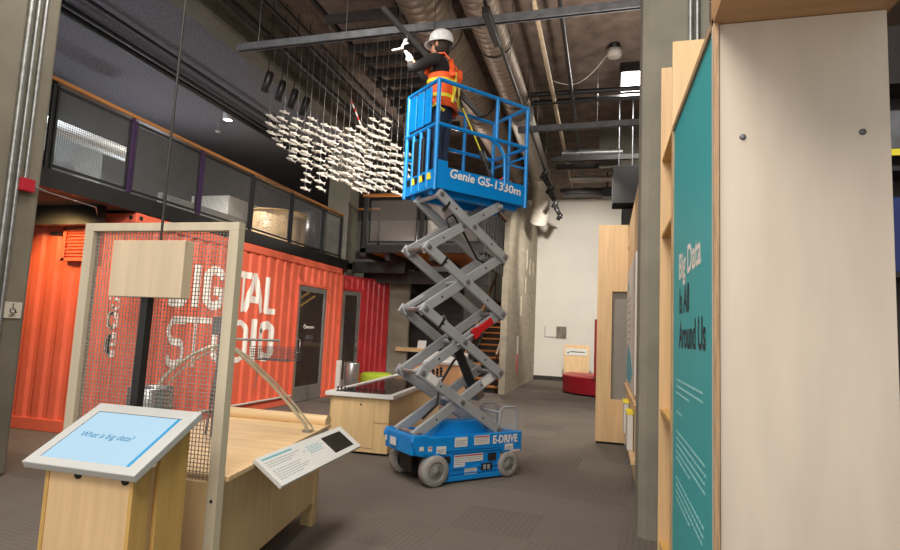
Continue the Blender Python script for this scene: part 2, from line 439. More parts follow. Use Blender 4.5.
def R2(y0, y1, z0, z1, segs, wd):
    for s in segs: ribbon(LT, [(y0 + (y1 - y0) * a, z0 + (z1 - z0) * b) for a, b in s], wd, put)
def L2(y0, y1, z0, z1): return (y0 + h, y1 - h, z0 + h, z1 - h)
O_ = arc(.5, .8, .5, .2, 180, 0) + arc(.5, .2, .5, .2, 0, -180) + [(0, .8)]
Dd = [[(0, 0), (0, 1)], [(0, 1)] + [(.5, 1)] + arc(.5, .75, .5, .25, 90, 0) + arc(.5, .25, .5, .25, 0, -90) + [(0, 0)]]
R2(*L2(6.38, 6.75, zb, zt), Dd, w)
R2(*L2(6.85, 6.975, zb, zt), [[(.5, 0), (.5, 1)]], .12)
R2(*L2(7.08, 7.53, zb, zt), [arc(.5, .78, .5, .22, 15, 180) + arc(.5, .22, .5, .22, 180, 360) + [(1, .42), (.62, .42)]], w)
R2(*L2(7.63, 7.75, zb, zt), [[(.5, 0), (.5, 1)]], .12)
R2(7.84, 8.19, zb, zt - .05, [[(0, 1), (1, 1)], [(.5, 0.06), (.5, 1)]], .105)
R2(8.10, 8.54, zb + .05, zt - .03, [[(0, 0), (.46, 1)], [(.54, 1), (1, 0)], [(.2, .3), (.8, .3)]], .115)
R2(8.69, 8.93, zb + .05, zt - .05, [[(0, 1), (0, 0), (1, 0)]], .1)
zt, zb = 1.50, .83
R2(6.45, 6.75, zb + .03, zt - .04, [[(1, .98)] + arc(.5, .75, .5, .25, 70, 250, 10) + arc(.5, .25, .5, .25, 70, -160, 10)], .095)
R2(6.72, 7.30, zb, zt - .03, [[(-.25, 1), (1, 1)], [(.42, 0), (.42, 1)]], .08)
R2(7.40, 7.66, zb + .05, zt - .03, [[(0, 1)] + arc(.5, .2, .5, .2, 180, 360) + [(1, 1)]], .09)
R2(7.82, 8.17, zb + .04, zt - .04, Dd, .09)
R2(8.39, 8.40, zb + .03, zt, [[(0, 0), (0, 1)]], .125)
R2(8.59, 8.91, zb + .06, zt - .06, [O_], .14)
LT.build('lettering', M['white_paint'], cont, True)
LG = MB()
def putx(x, z): return (x, CY0 + .02 - dprof(-x) + DEP - .006 - DEP, z)
def putx(x, z): return (x, CY0 + .02 - (dprof(-x) - DEP) - .006 - 0.0, z)
ribbon(LG, arc(-5.87, 1.42, .07, .09, 0, 360, 16), .045, putx)
ribbon(LG, arc(-5.84, 1.62, .055, .06, 200, 470, 12), .035, putx); ribbon(LG, [(-5.97, 1.42), (-5.97, 1.60)], .04, putx); ribbon(LG, [(-5.96, 1.69), (-5.93, 1.69)], .04, putx)
ribbon(LG, arc(-5.82, 1.12, .09, .11, 60, 400, 18), .08, putx); ribbon(LG, [(-5.82, 1.12), (-5.77, 1.2)], .04, putx); ribbon(LG, [(-5.82, 1.12), (-5.89, 1.12)], .04, putx)
LG.build('logo', M['white_paint'], cont, True)
# glazed door
def glazed_door(parent, P0, d, n, w_, z1, handle_at, rail=.09, low=.22):
    P0 = Vector(P0); d = Vector(d); n = Vector(n)
    f = lambda s, t, z: P0 + d * s + n * t + Vector((0, 0, z))
    def blk(mb, s0, s1, z0, z1_, t0=-.03, t1=.015):
        mb.hexa([f(s0, t0, z0), f(s1, t0, z0), f(s1, t1, z0), f(s0, t1, z0), f(s0, t0, z1_), f(s1, t0, z1_), f(s1, t1, z1_), f(s0, t1, z1_)])
    dm = MB(); blk(dm, 0, rail * .7, .01, z1); blk(dm, w_ - rail, w_, .01, z1); blk(dm, rail * .7, w_ - rail, z1 - rail, z1); blk(dm, rail * .7, w_ - rail, .01, low)
    dr = dm.build('door', M['alum'], parent, True, 0.004)
    g = MB(); blk(g, rail * .7, w_ - rail, low, z1 - rail, -.012, -.004); g.build('pane', M['door_glass'], dr, True)
    hd = MB(); s = handle_at
    hd.tube([f(s, .015, .95), f(s, .07, .95), f(s, .07, 1.2), f(s, .015, 1.2)], .012); hd.build('handle', M['chrome'], dr, True)
    return dr, f
dr, f = glazed_door(cont, (CX - .02, DY0 + .01, 0), (0, 1, 0), (1, 0, 0), DY1 - DY0 - .02, DZ - .01, .06, .1, .3)
bmx = MB(); blk = lambda s0, s1, z0, z1_: bmx.hexa([f(s0, -.02, z0), f(s1, -.02, z0), f(s1, .006, z0), f(s0, .006, z0), f(s0, -.02, z1_), f(s1, -.02, z1_), f(s1, .006, z1_), f(s0, .006, z1_)])
blk(.07, DY1 - DY0 - .1, 1.17, 1.2); bmx.build('push_rail', M['dark_steel'], dr, True)
tm = MB(); ribs = [[(.0, .35), (.12, .7), (.2, .55), (.1, .2), (.25, .25), (.32, .5)], [(.38, .25), (.38, .5), (.46, .5), (.46, .25), (.54, .25), (.54, .5)], [(.62, .3), (.7, .52), (.74, .3), (.66, .25)], [(.8, .5), (.86, .25), (.92, .5), (1, .3)]]
for r_ in ribs: tm.tube([f(.27 + .42 * a, 0.0, 1.37 + .17 * b) for a, b in r_], .007, 5)
tm.build('script_lettering', M['white_paint'], dr, True)
# interior wall of the container seen through the glass
struct(MB().box(CX - 1.6, CX - 1.5, 9.0, 11.5, .05, 2.7).build('wall_studio', M['floor_dark']))
lm = MB()  # glowing strips stand in for amber reflections in the door glass
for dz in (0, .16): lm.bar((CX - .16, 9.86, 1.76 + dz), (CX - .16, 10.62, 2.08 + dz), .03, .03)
tag(lm.build('reflection_strip', emit('amber_reflection', lin(236, 170, 80), 1.6)), 'slanted glowing amber strips standing in for reflections in the first glazed container door', 'reflection')

# second, redder container set at an angle
Pa = Vector((-5.68, 11.72, 0)); Pb = Vector((-5.06, 12.93, 0)); d2 = (Pb - Pa).normalized(); n2 = Vector((d2.y, -d2.x, 0)); LN = (Pb - Pa).length
c2 = thing('shipping_container', 'redder corrugated container with a narrow glazed door, beyond the lettered orange one', 'shipping container', Pa)
CZ2 = 2.64; dw = .50
q = lambda s, t, z: Pa + d2 * s + n2 * t + Vector((0, 0, z))
K = .62
m = MB(); corr(m, Pa, d2, n2, dw + .06, LN, .05, CZ2 - .06); corr(m, Pa, d2, n2, 0, dw + .06, 2.36, CZ2 - .06)
m.build('corrugated_wall', M['red_paint'], c2, True)
m = MB(); k = lambda s0, s1, t0, t1, z0, z1: m.hexa([q(s0, t0, z0), q(s1, t0, z0), q(s1, t1, z0), q(s0, t1, z0), q(s0, t0, z1), q(s1, t0, z1), q(s1, t1, z1), q(s0, t1, z1)])
k(-.02, LN, -.08, -.03, CZ2 - .06, CZ2); k(dw, dw + .07, -.06, .01, 0, 2.36); k(0, dw, -.06, .01, 2.3, 2.36); k(LN - .03, LN, -1.2, .005, 0, CZ2); k(dw, LN, -.09, -.05, 0, .06)
m.build('frame', M['red_paint'], c2, True)
glazed_door(c2, Pa - n2 * .03, d2, n2, dw, 2.29, dw - .1, .09, .3)
# ------------------------------------------------------------------ scissor lift (local: x along its side, y across, z up)
LIFT = thing('scissor_lift', 'bright blue electric scissor lift with raised grey arms and guarded platform', 'scissor lift', (-1.237, 5.70, 0), math.radians(49))
B = M['lift_blue']
# chassis: front is at -x
m = MB()
side = [(-.66, .29), (-.42, .24), (-.385, .30), (.33, .30), (.36, .25), (.62, .25), (.62, .455), (-.50, .455), (-.58, .478), (-.70, .478), (-.725, .42)]
m.prism(side, lambda a, b: (a, 0.0, b), (0, .05, 0)); m.prism(side, lambda a, b: (a, .54, b), (0, .05, 0))
m.box(-.68, .60, .05, .54, .28, .42); m.box(-.71, -.64, .03, .56, .29, .47); m.box(.55, .62, .05, .54, .25, .45)
m.hexa([(-.42, .16, .42), (.32, .16, .42), (.32, .40, .42), (-.42, .40, .42), (-.28, .2, .56), (.18, .2, .56), (.18, .37, .56), (-.28, .37, .56)])
m.build('chassis', B, LIFT, bevel=.012)
m = MB(); m.box(-.385, .345, .015, .09, .05, .31); m.box(-.385, .345, .50, .575, .05, .31); m.box(-.36, .32, .09, .50, .08, .3)
m.prism([(-.40, .02), (.40, .02), (.34, .07), (-.36, .07)], lambda a, b: (a, .0, b), (0, .04, 0)); m.prism([(-.40, .02), (.40, .02), (.34, .07), (-.36, .07)], lambda a, b: (a, .55, b), (0, .04, 0))
m.build('battery_tray', B, LIFT, bevel=.006)
m = MB(); m.box(-.27, .33, -.0, .016, .285, .297); m.box(-.27, -.262, .0, .016, .09, .29); m.box(-.27, .33, .0, .016, .085, .092); m.box(.322, .33, 0, .016, .09, .29); m.box(-.27, .33, -.002, .016, .135, .142)
m.build('tray_door_frame', B, LIFT, bevel=.002)
for q_ in ((.187, .28, .185, .255), (.1, .235, .095, .16), (-.36, -.285, .2, .262), (-.36, -.30, .13, .16)): MB().box(q_[0], q_[1], -.002, .017, q_[2], q_[3]).build('vent_opening', M['hole'], LIFT)
m = MB(); m.box(.12, .15, -.006, .0, .105, .15); m.box(.17, .2, -.006, 0, .105, .15); m.build('charger_socket', M['lift_grey'], LIFT)
m = MB(); m.tube([(-.47, .06, .145), (-.47, .58, .145)], .03); m.box(-.60, -.33, .2, .42, .1, .27); m.box(-.56, -.38, .08, .14, .16, .27); m.box(-.56, -.38, .46, .52, .16, .27)
m.build('axle', M['black'], LIFT)
m = MB(); m.box(-.55, -.39, .02, .1, .24, .30); m.box(-.55, -.39, .5, .57, .24, .30); m.prism([(-.62, .30), (-.4, .30), (-.4, .22), (-.5, .3)], lambda a, b: (a, -.01, b), (0, .1, 0))
m.build('wheel_bracket', B, LIFT, bevel=.006)
for (u, v0, v1, r, a) in ((-.47, -.055, .06, .145, .12), (-.47, .545, .655, .145, .12), (.44, -.02, .07, .128, 0), (.44, .52, .61, .128, 0)):
    t = MB(); w_ = v1 - v0
    t.lathe([(r * .62, 0), (r * .9, 0), (r, .015), (r, w_ - .015), (r * .9, w_), (r * .62, w_), (r * .62, 0)], (u, v0, r), 32, 'y')
    wh = t.build('wheel', M['tyre'], LIFT)
    out = 0 if v0 < .3 else w_
    sg = 1 if v0 < .3 else -1
    h_ = MB(); h_.lathe([(.0, out + sg * .0), (.03, out), (.034, out + sg * .012), (r * .52, out + sg * .012), (r * .6, out + sg * .016), (r * .63, out + sg * .002)], (u, v0, r), 24, 'y')
    for q_ in range(5): 
        an = q_ * 2 * PI / 5; c_ = (u + .055 * math.cos(an), v0 + out + sg * .01, r + .055 * math.sin(an)); h_.lathe([(.0, -.006 * sg), (.007, -.006 * sg), (.007, .012 * sg)], c_, 6, 'y')
    h_.build('hub', M['hub'], wh)
# stickers
def sticker(x0, x1, z0, z1, lines=3, red=True, y=-.0035, par=LIFT):
    s_ = MB().box(x0, x1, y, y + .003, z0, z1).build('sticker', M['sticker'], par)
    t = MB(); 
    if red: t.box(x0 + .004, x1 - .004, y - .0008, y, z1 - .018, z1 - .006)
    if red: t.build('warning_band', M['sticker_red'], s_)
    t = MB()
    for i in range(lines):
        zz = z1 - .03 - i * (z1 - z0 - .036) / max(1, lines); t.box(x0 + .01, x1 - .01 - .02 * (i % 2), y - .0008, y, zz - .006, zz)
    t.build('print', M['ink_grey'], s_)
sticker(-.24, -.09, .345, .437, 3, False); sticker(-.005, .185, .35, .44, 3); sticker(-.45, -.34, .29, .365, 3, False)
sticker(-.23, -.1, .15, .265, 4, True, .0105); sticker(-.095, .12, .19, .265, 2, True, .0105); sticker(-.1, .05, .065, .14, 3, False, .0105); sticker(.39, .50, .275, .335, 2, False)
sticker(-.64, -.595, .335, .375, 1, False); sticker(-.545, -.50, .325, .37, 1, True)
MB().box(.46, .59, -.0035, 0, .252, .272).build('sticker', mat('pale_pink_sticker', lin(214, 190, 196), .5, var=.03, scale=9), LIFT)
s_ = MB(); s_.box(-.729, -.7255, .30, .42, .34, .415); s_.build('sticker', M['sticker'], LIFT); MB().box(-.729, -.7255, .49, .53, .36, .41).build('sticker', M['sticker'], LIFT)
text_mb('E-DRIVE', lambda a, b: (.228 + a, -.0025, .352 + b), .108, .86, 0, .004).build('lettering', M['white_paint'], LIFT)
# step guard at the far end
gm = MB()
for v_ in (.06, .40): gm.tube([(.36, v_, .45), (.36, v_, .66), (.40, v_, .70), (.56, v_, .70), (.60, v_, .66), (.60, v_, .45)], .011)
gm.tube([(.38, .06, .64), (.38, .40, .64)], .014)
gd = gm.build('step_guard', M['lift_grey'], LIFT)
for v_ in (.06, .40): MB().box(.37, .59, v_ - .003, v_ + .003, .46, .68).build('clear_plate', M['clear'], gd)
# scissor arms
Z = [.475, 1.055, 1.67, 2.28, 2.825]
UL, UR = -.615, .337
for i in range(4):
    top = i == 3
    ul, ur = UL, UR
    ut_l = -.50 if top else UL; ut_r = .26 if top else UR
    for v_out, v_in in ((.065, .112), (.49, .443)):
        for (pa, pb, v_) in (((ut_l, Z[i + 1]), (ur, Z[i]), v_out), ((ul, Z[i]), (ut_r, Z[i + 1]), v_in)):
            a = Vector((pa[0], v_, pa[1])); b = Vector((pb[0], v_, pb[1])); d = (b - a).normalized()
            arm = MB().bar(a - d * .045, b + d * .045, .042, .098).build('scissor_arm', M['lift_grey'], LIFT, bevel=.008)
            bo = MB()
            sg = -1 if v_ < .3 else 1
            for p in (a, b, (a + b) / 2): bo = MB(); bo.cyl(p + Vector((0, sg * .018, 0)), p + Vector((0, sg * .034, 0)), .024, 14); bo.cyl(p + Vector((0, sg * .034, 0)), p + Vector((0, sg * .042, 0)), .012, 8); bo.build('pivot_pin', M['galv'], arm)
            ho = MB()
            for t_ in (.22, .78): 
                p = a.lerp(b, t_); MB().cyl(p + Vector((0, sg * .019, 0)), p + Vector((0, sg * .0225, 0)), .011, 10).build('grease_hole', M['hole'], arm)
for i in range(4):
    for u in (UL, UR):
        MB().cyl((u, .04, Z[i]), (u, .515, Z[i]), .026, 14).build('cross_tube', M['galv'], LIFT)
    uc = (UL + UR) / 2; MB().cyl((uc, .08, (Z[i] + Z[i + 1]) / 2), (uc, .48, (Z[i] + Z[i + 1]) / 2), .024, 12).build('cross_tube', M['lift_grey'], LIFT)
for (u, z) in ((-.50, Z[4]), (.26, Z[4])): MB().cyl((u, .04, z), (u, .515, z), .024, 12).build('cross_tube', M['lift_grey'], LIFT)
hy = MB().cyl((.17, .28, .86), (-.14, .28, 1.42), .05, 16).build('hydraulic_cylinder', M['black'], LIFT)
hh = MB(); hh.cyl((-.14, .28, 1.42), (-.27, .28, 1.62), .026, 12); hh.bar((.22, .28, .78), (.14, .28, .92), .16, .1); hh.build('piston_rod', M['galv'], hy)
hz = MB().tube([(-.5, .2, .6), (-.32, .24, .72), (-.25, .3, .92), (-.1, .3, 1.15), (.02, .25, 1.3)], .014); hz.build('hose', M['black'], LIFT)
hz = MB().tube([(-.28, .2, 2.52), (-.33, .2, 2.62), (-.25, .2, 2.68), (-.1, .2, 2.5), (.1, .22, 2.25), (.25, .22, 2.2)], .012)
hz.build('hose', M['black'], LIFT)
a = Vector((-.04, .05, 1.44)); b = Vector((.20, .05, 1.60)); rb = MB(); rb.bar(a, b, .035, .07); rb.bar(a, a + (b - a) * .25, .04, .105); rb.build('safety_prop', M['red'], LIFT, bevel=.006)
MB().tube([(-.22, .06, 1.33), (-.04, .05, 1.44)], .014).build('prop_rod', M['lift_grey'], LIFT)
for (t_, i, dirn) in ((.12, 0, 1), (.86, 0, -1)):
    pass
for (u, z, ang) in ((-.5, 1.0, -31.5), (.2, .98, 31.5)):
    s_ = MB(); c_ = Vector((u, .043 if u < 0 else .09, z)); ca, sa = math.cos(math.radians(ang)), math.sin(math.radians(ang)); ax = Vector((ca, 0, sa)); up = Vector((-sa, 0, ca))
    s_.add([c_ - ax * .07 - up * .04, c_ + ax * .07 - up * .04, c_ + ax * .07 + up * .04, c_ - ax * .07 + up * .04], [(0, 1, 2, 3)]); s_.build('sticker', M['sticker'], LIFT)
cl = MB()
for i in (1, 2, 3):
    for tt in (.2, ):
        a = Vector((UL, .065, Z[i + 1])).lerp(Vector((UR, .065, Z[i])), tt); d = (Vector((UR, .065, Z[i])) - Vector((UL, .065, Z[i + 1]))).normalized()
        cl.bar(a - d * .012, a + d * .012, .052, .108)
cl.build('cable_clamp', M['black'], LIFT)
m = MB(); m.hexa([(-.62, .36, 1.67), (-.42, .36, 1.79), (-.42, .47, 1.79), (-.62, .47, 1.67), (-.62, .36, 1.72), (-.44, .36, 1.83), (-.44, .47, 1.83), (-.62, .47, 1.72)]); m.build('link_plate', M['lift_grey'], LIFT, bevel=.005)
# platform
PX0, PX1, PY0, PY1 = -.585, .60, .05, .66
ZD = 2.88; ZR = 4.0; ZM = 3.54
m = MB(); m.box(PX0, PX1, PY0, PY1, 2.895, 2.93); m.box(PX0 + .03, PX1 - .03, PY0 + .1, PY0 + .16, 2.835, 2.895); m.box(PX0 + .03, PX1 - .03, PY1 - .16, PY1 - .1, 2.835, 2.895)
m.build('platform_deck', B, LIFT, bevel=.004)
m = MB(); m.box(PX0, PX1, PY0 - .008, PY0 + .004, 2.88, 3.11); m.box(PX0, PX1, PY1 - .004, PY1 + .008, 2.88, 3.08); m.box(PX1 - .004, PX1 + .008, PY0, PY1, 2.88, 3.08); m.box(PX0 - .008, PX0 + .004, PY0, PY1, 2.88, 3.08)
m.box(PX0 - .012, PX0 + .14, PY0 - .013, PY0 - .006, 2.88, 3.17)
m.build('toe_board', B, LIFT, bevel=.003)
text_mb('Genie', lambda a, b: (-.425 + a, PY0 - .0125, 3.015 + b - .03 * a), .13, 1.0, .18, .003).build('lettering', M['white_paint'], LIFT)
text_mb('GS-1330m', lambda a, b: (-.075 + a, PY0 - .0125, 3.01 + b - .045 * a), .125, 1.12, .08, .003).build('model_number', M['white_paint'], LIFT)
def rail(pts, r=.021, name='guard_rail'): return MB().tube(pts, r, 10).build(name, B, LIFT)
c = [(PX0, PY0), (PX1, PY0), (PX1, PY1), (PX0, PY1)]
rail([(PX0, PY0, ZR), (PX1, PY0, ZR)]); rail([(PX0, PY1, ZR), (PX1, PY1, ZR)]); rail([(PX1, PY0, ZR), (PX1, PY1, ZR)]); rail([(PX0, PY0, ZR), (PX0, PY1, ZR)])
for (x, y) in c: rail([(x, y, 2.86), (x, y, ZR)], .023, 'post')
rail([(.17, PY0, ZM), (.17, PY0, ZR)], .021, 'post'); rail([(.17, PY1, 2.9), (.17, PY1, ZR)], .021, 'post'); rail([(PX1, .36, 2.9), (PX1, .36, ZR)], .018, 'post')
rail([(PX0, PY0, ZM), (PX1, PY0, ZM)]); rail([(PX0, PY1, ZM), (PX1, PY1, ZM)]); rail([(PX1, PY0, ZM), (PX1, PY1, ZM)]); rail([(PX0, PY0, ZM), (PX0, PY1, ZM)])
rail([(.07, PY0, ZM), (.2, PY0, ZM - .05), (.29, PY0, ZM - .16), (.30, PY0, ZM - .3), (.30, PY0, 3.05)], .019); rail([(-.2, PY1, 3.3), (.0, PY1, 3.3), (.09, PY1, 3.22), (.1, PY1, 3.0)], .018); rail([(PX0, PY1, 3.3), (-.2, PY1, 3.3)], .018)
rail([(PX1, PY0, ZM - .1), (PX1, PY1, ZM - .1)], .014); rail([(.3, PY0, 3.08), (.3, PY0, 3.3), (PX1, PY0, 3.3)], .014)
m = MB()
for k in range(3): y0 = PY0 + .10 + .15 * k; m.box(PX0 - .03, PX0 - .012, y0, y0 + .12, ZM + .03, ZR - .05)
m.build('gate_panel', B, LIFT, bevel=.006)
for k in range(3): y0 = PY0 + .16 + .15 * k; rail([(PX0, y0, 2.9), (PX0, y0, ZM)], .02, 'post')
m = MB()
for k in range(6):
    y0 = PY0 + .06 + .08 * k; m.cur = k % 2; m.hexa([(PX0 - .0125, y0, 2.98), (PX0 - .0085, y0, 2.98), (PX0 - .0085, y0 + .08, 2.98), (PX0 - .0125, y0 + .08, 2.98), (PX0 - .0125, y0 + .02, 3.05), (PX0 - .0085, y0 + .02, 3.05), (PX0 - .0085, y0 + .1, 3.05), (PX0 - .0125, y0 + .1, 3.05)])
m.build('hazard_stripe', [M['vest_yellow'], M['black']], LIFT)
m = MB(); m.box(PX0 - .008, PX0 + .1, PY0 + .25, PY0 + .47, 3.06, 3.46); m.build('control_box', M['black'], LIFT, bevel=.01)

# ------------------------------------------------------------------ the worker
PER_ = thing('person', 'person in a white hard hat and orange vest reaching up from the blue platform', 'person', (-1.755, 5.72, 2.93), math.radians(174))
def skinned(name, nodes_, edges, mat_, parent, roots=(0,), sub=2):
    me = bpy.data.meshes.new(name); me.from_pydata([n[:3] for n in nodes_], edges, [])
    o = bpy.data.objects.new(name, me); col.objects.link(o); o.parent = parent; me.materials.append(mat_)
    me.skin_vertices or None
    bm = bmesh.new(); bm.from_mesh(me); lay = bm.verts.layers.skin.verify(); bm.verts.ensure_lookup_table()
    for i, n in enumerate(nodes_):
        r = n[3]; bm.verts[i][lay].radius = (r, r) if not isinstance(r, tuple) else r
        bm.verts[i][lay].use_root = i in roots
    bm.to_mesh(me); bm.free()
    s = o.modifiers.new('skin', 'SKIN'); s.use_smooth_shade = True
    o.modifiers.new('sub', 'SUBSURF').levels = sub; o.modifiers['sub'].render_levels = sub
    return o
# local: +x forward, +y left, z up
sh_l, el_l, wr_l = (.00, .19, 1.43), (.28, .20, 1.33), (.385, .06, 1.50)
sh_r, el_r, wr_r = (.02, -.18, 1.44), (.30, -.20, 1.38), (.41, -.03, 1.56)
body = [(0, 0, .94, .115), (0, 0, 1.10, .105), (.0, 0, 1.28, .10), (.01, 0, 1.43, .068), (.03, 0, 1.52, .05), (.055, 0, 1.60, .082), (.05, 0, 1.70, .088),
        (*sh_l, .058), (*el_l, .042), (*wr_l, .027), (*sh_r, .058), (*el_r, .042), (*wr_r, .027),
        (.0, .09, .86, .085), (.02, .10, .50, .058), (-.02, .10, .09, .04), (.11, .11, .045, .035),
        (.0, -.09, .86, .085), (.02, -.10, .50, .058), (-.02, -.10, .09, .04), (.11, -.11, .045, .035),
        (.135, 0, 1.575, .026)]
be = [(0, 1), (1, 2), (2, 3), (3, 4), (4, 5), (5, 6), (3, 7), (7, 8), (8, 9), (3, 10), (10, 11), (11, 12), (0, 13), (13, 14), (14, 15), (15, 16), (0, 17), (17, 18), (18, 19), (19, 20), (5, 21)]
# hands: palm + fingers that close round the fitting
def hand(nl, el, wrist, fwd, up, sidev, base):
    w = Vector(wrist); f_ = Vector(fwd).normalized(); u_ = Vector(up).normalized(); s_ = Vector(sidev).normalized()
    p = w + f_ * .075; i0 = len(nl); nl.append((*(w + f_ * .04), .026)); nl.append((*p, .028)); el += [(base, i0), (i0, i0 + 1)]
    for k, ln in enumerate((.062, .07, .066, .05)):
        a = p + s_ * (.03 - .02 * k) + f_ * .012; b_ = a + f_ * ln * .5; c_ = b_ + f_ * ln * .25 + u_ * ln * .4; j = len(nl)
        nl += [(*a, .0095), (*b_, .009), (*c_, .008)]; el += [(i0 + 1, j), (j, j + 1), (j + 1, j + 2)]
    a = w + f_ * .045 + s_ * .03; b_ = a + f_ * .03 + s_ * .025; c_ = b_ + f_ * .03 + u_ * .012; j = len(nl)
    nl += [(*b_, .0105), (*c_, .009)]; el += [(i0, j), (j, j + 1)]
hand(body, be, wr_l, (.35, -.2, .9), (1, 0, -.3), (0, 1, 0.1), 9)
hand(body, be, wr_r, (.5, .1, .85), (.8, .3, -.5), (0, -1, .1), 12)
BODY = skinned('body', body, be, M['skin'], PER_)
shirt = [(0, 0, 1.0, .125), (0, 0, 1.14, .122), (-.005, 0, 1.29, .138), (.0, 0, 1.425, .108), (.02, 0, 1.49, .066), (*sh_l, .072), (*el_l, .056), (wr_l[0] - .01, wr_l[1] + .01, wr_l[2] - .02, .037), (*sh_r, .072), (*el_r, .056), (wr_r[0] - .01, wr_r[1] - .01, wr_r[2] - .02, .037)]
skinned('shirt', shirt, [(0, 1), (1, 2), (2, 3), (3, 4), (3, 5), (5, 6), (6, 7), (3, 8), (8, 9), (9, 10)], M['shirt'], PER_)
tr = [(0, 0, 1.03, .128), (0, 0, .93, .132), (.0, .09, .84, .1), (.02, .10, .50, .075), (-.02, .10, .06, .062), (.0, -.09, .84, .1), (.02, -.10, .50, .075), (-.02, -.10, .06, .062)]
skinned('trousers', tr, [(0, 1), (1, 2), (2, 3), (3, 4), (1, 5), (5, 6), (6, 7)], M['denim'], PER_)
for s_ in (1, -1):
    bt = [(-.04, .105 * s_, .06, .055), (.03, .105 * s_, .05, .052), (.12, .11 * s_, .045, .044), (.17, .112 * s_, .04, .035), (-.025, .105 * s_, .15, .052)]
    skinned('boot', bt, [(0, 1), (1, 2), (2, 3), (0, 4)], M['black'], PER_)
# gloves over the hands
for (wr, fwd, up, sv) in ((wr_l, (.35, -.2, .9), (1, 0, -.3), (0, 1, .1)), (wr_r, (.5, .1, .85), (.8, .3, -.5), (0, -1, .1))):
    gl = [(*wr, .036)]; ge = []
    hand(gl, ge, wr, fwd, up, sv, 0)
    gl = [(x, y, z, r + .004) for (x, y, z, r) in gl]
    skinned('glove', gl, ge, M['glove'], PER_)
# vest: an open-sided shell with yellow bands
def shell(levels, n=28):
    vs = []; fs = []
    for (z, cx, rx, ry) in levels:
        for k in range(n):
            t = 2 * PI * k / n; c_, s_ = math.cos(t), math.sin(t); e = .8
            vs.append((cx + rx * math.copysign(abs(c_) ** e, c_), ry * math.copysign(abs(s_) ** e, s_), z))
    for i in range(len(levels) - 1):
        for k in range(n):
            k2 = (k + 1) % n; fs.append((i * n + k, i * n + k2, (i + 1) * n + k2, (i + 1) * n + k))
    return vs, fs
m = MB(); vs, fs = shell([(.90, .0, .17, .2), (.98, .0, .158, .19), (1.08, .0, .15, .185), (1.18, .0, .152, .188), (1.25, .0, .153, .183), (1.285, .0, .148, .17)]); m.add(vs, fs, True)
ve = m.build('vest', M['vest'], PER_); so = ve.modifiers.new('thick', 'SOLIDIFY'); so.thickness = .008
for s_ in (1, -1):
    t = MB(); path = [(-.148, .10 * s_, 1.25), (-.15, .105 * s_, 1.30), (-.135, .125 * s_, 1.40), (-.07, .13 * s_, 1.485), (.03, .128 * s_, 1.49), (.11, .12 * s_, 1.42), (.15, .11 * s_, 1.30)]
    for a, b in zip(path, path[1:]): t.bar(a, Vector(b) + (Vector(b) - Vector(a)).normalized() * .01, .07, .012, (0, 0, 1))
    t.build('vest_strap', M['vest'], ve)
t = MB()
vs, fs = shell([(1.0, 0, .163, .196), (1.04, 0, .160, .194)]); t.add(vs, fs, True)
vs, fs = shell([(1.17, 0, .158, .194), (1.21, 0, .159, .195)]); t.add(vs, fs, True)
for s_ in (1, -1): t.bar((-.165, .08 * s_, .96), (-.163, .08 * s_, 1.2), .006, .045, (0, 1, 0))
t.build('reflective_band', M['vest_yellow'], ve)
t = MB(); t.tube([(-.10, .16, .84), (-.02, .22, .90), (.1, .2, .84), (.08, .1, .78)], .018, 6); t.tube([(-.15, 0, 1.32), (-.17, .06, 1.1), (-.16, .1, .95)], .016, 6); t.build('harness_strap', M['vest_yellow'], PER_)
# head gear, hair and face
h = MB(); HC = Vector((.045, 0, 1.70))
prof = [(.128, -.015), (.13, 0), (.128, .04), (.115, .085), (.085, .12), (.045, .137), (.0, .142)]
h.lathe([(r, z) for r, z in prof], HC, 28, 'z', 1.08, .92)
hat = h.build('hard_hat', M['hat'], PER_)
t = MB(); ring = []; n = 32
vs = []; fs = []
for k in range(n):
    a_ = 2 * PI * k / n; ext = .007 + (.045 * max(0, math.cos(a_)) ** 1.5)
    for e, dz in ((0, .0), (ext, -.012)): vs.append(HC + Vector(((.13 * 1.08 + e) * math.cos(a_), (.13 * .92 + e) * math.sin(a_), dz - .012)))
for k in range(n): k2 = (k + 1) % n; fs.append((2 * k, 2 * k + 1, 2 * k2 + 1, 2 * k2))
t.add(vs, fs, True); br = t.build('brim', M['hat'], hat); br.modifiers.new('thick', 'SOLIDIFY').thickness = .006
t = MB(); t.tube([HC + Vector((-.15 + .03 * abs(k) * .5, .03 * k, .02 + .0)) for k in ()] or [HC + Vector((-.13, 0, .03)), HC + Vector((-.08, 0, .115)), HC + Vector((0, 0, .145)), HC + Vector((.08, 0, .115))], .009, 6); t.build('ridge', M['hat'], hat)
t = MB(); t.lathe([(.0, .09), (.05, .085), (.085, .05), (.098, 0), (.096, -.06), (.075, -.10), (.05, -.11)], (.03, 0, 1.66), 20, 'z', 1.0, .92); t.build('hair', M['hair'], PER_)
t = MB(); t.lathe([(0, .07), (.04, .066), (.075, .03), (.084, -.02), (.075, -.07), (.045, -.105), (0, -.115)], (.068, 0, 1.645), 20, 'z', 1.02, .88); face = t.build('face', M['skin'], PER_)
t = MB(); t.hexa([(.145, -.013, 1.615), (.165, -.012, 1.612), (.165, .012, 1.612), (.145, .013, 1.615), (.14, -.007, 1.665), (.148, -.006, 1.665), (.148, .006, 1.665), (.14, .007, 1.665)]); t.build('nose', M['skin'], face)
for s_ in (1, -1):
    t = MB(); t.lathe([(0, .012), (.009, .006), (.011, 0), (.009, -.006), (0, -.012)], (.141, .032 * s_, 1.662), 10); t.build('eye', M['hair'], face)
    t = MB(); t.lathe([(0, .034), (.014, .025), (.018, 0), (.012, -.025), (0, -.032)], (.055, .088 * s_, 1.645), 10, 'z', 1, .5); t.build('ear', M['skin'], face)
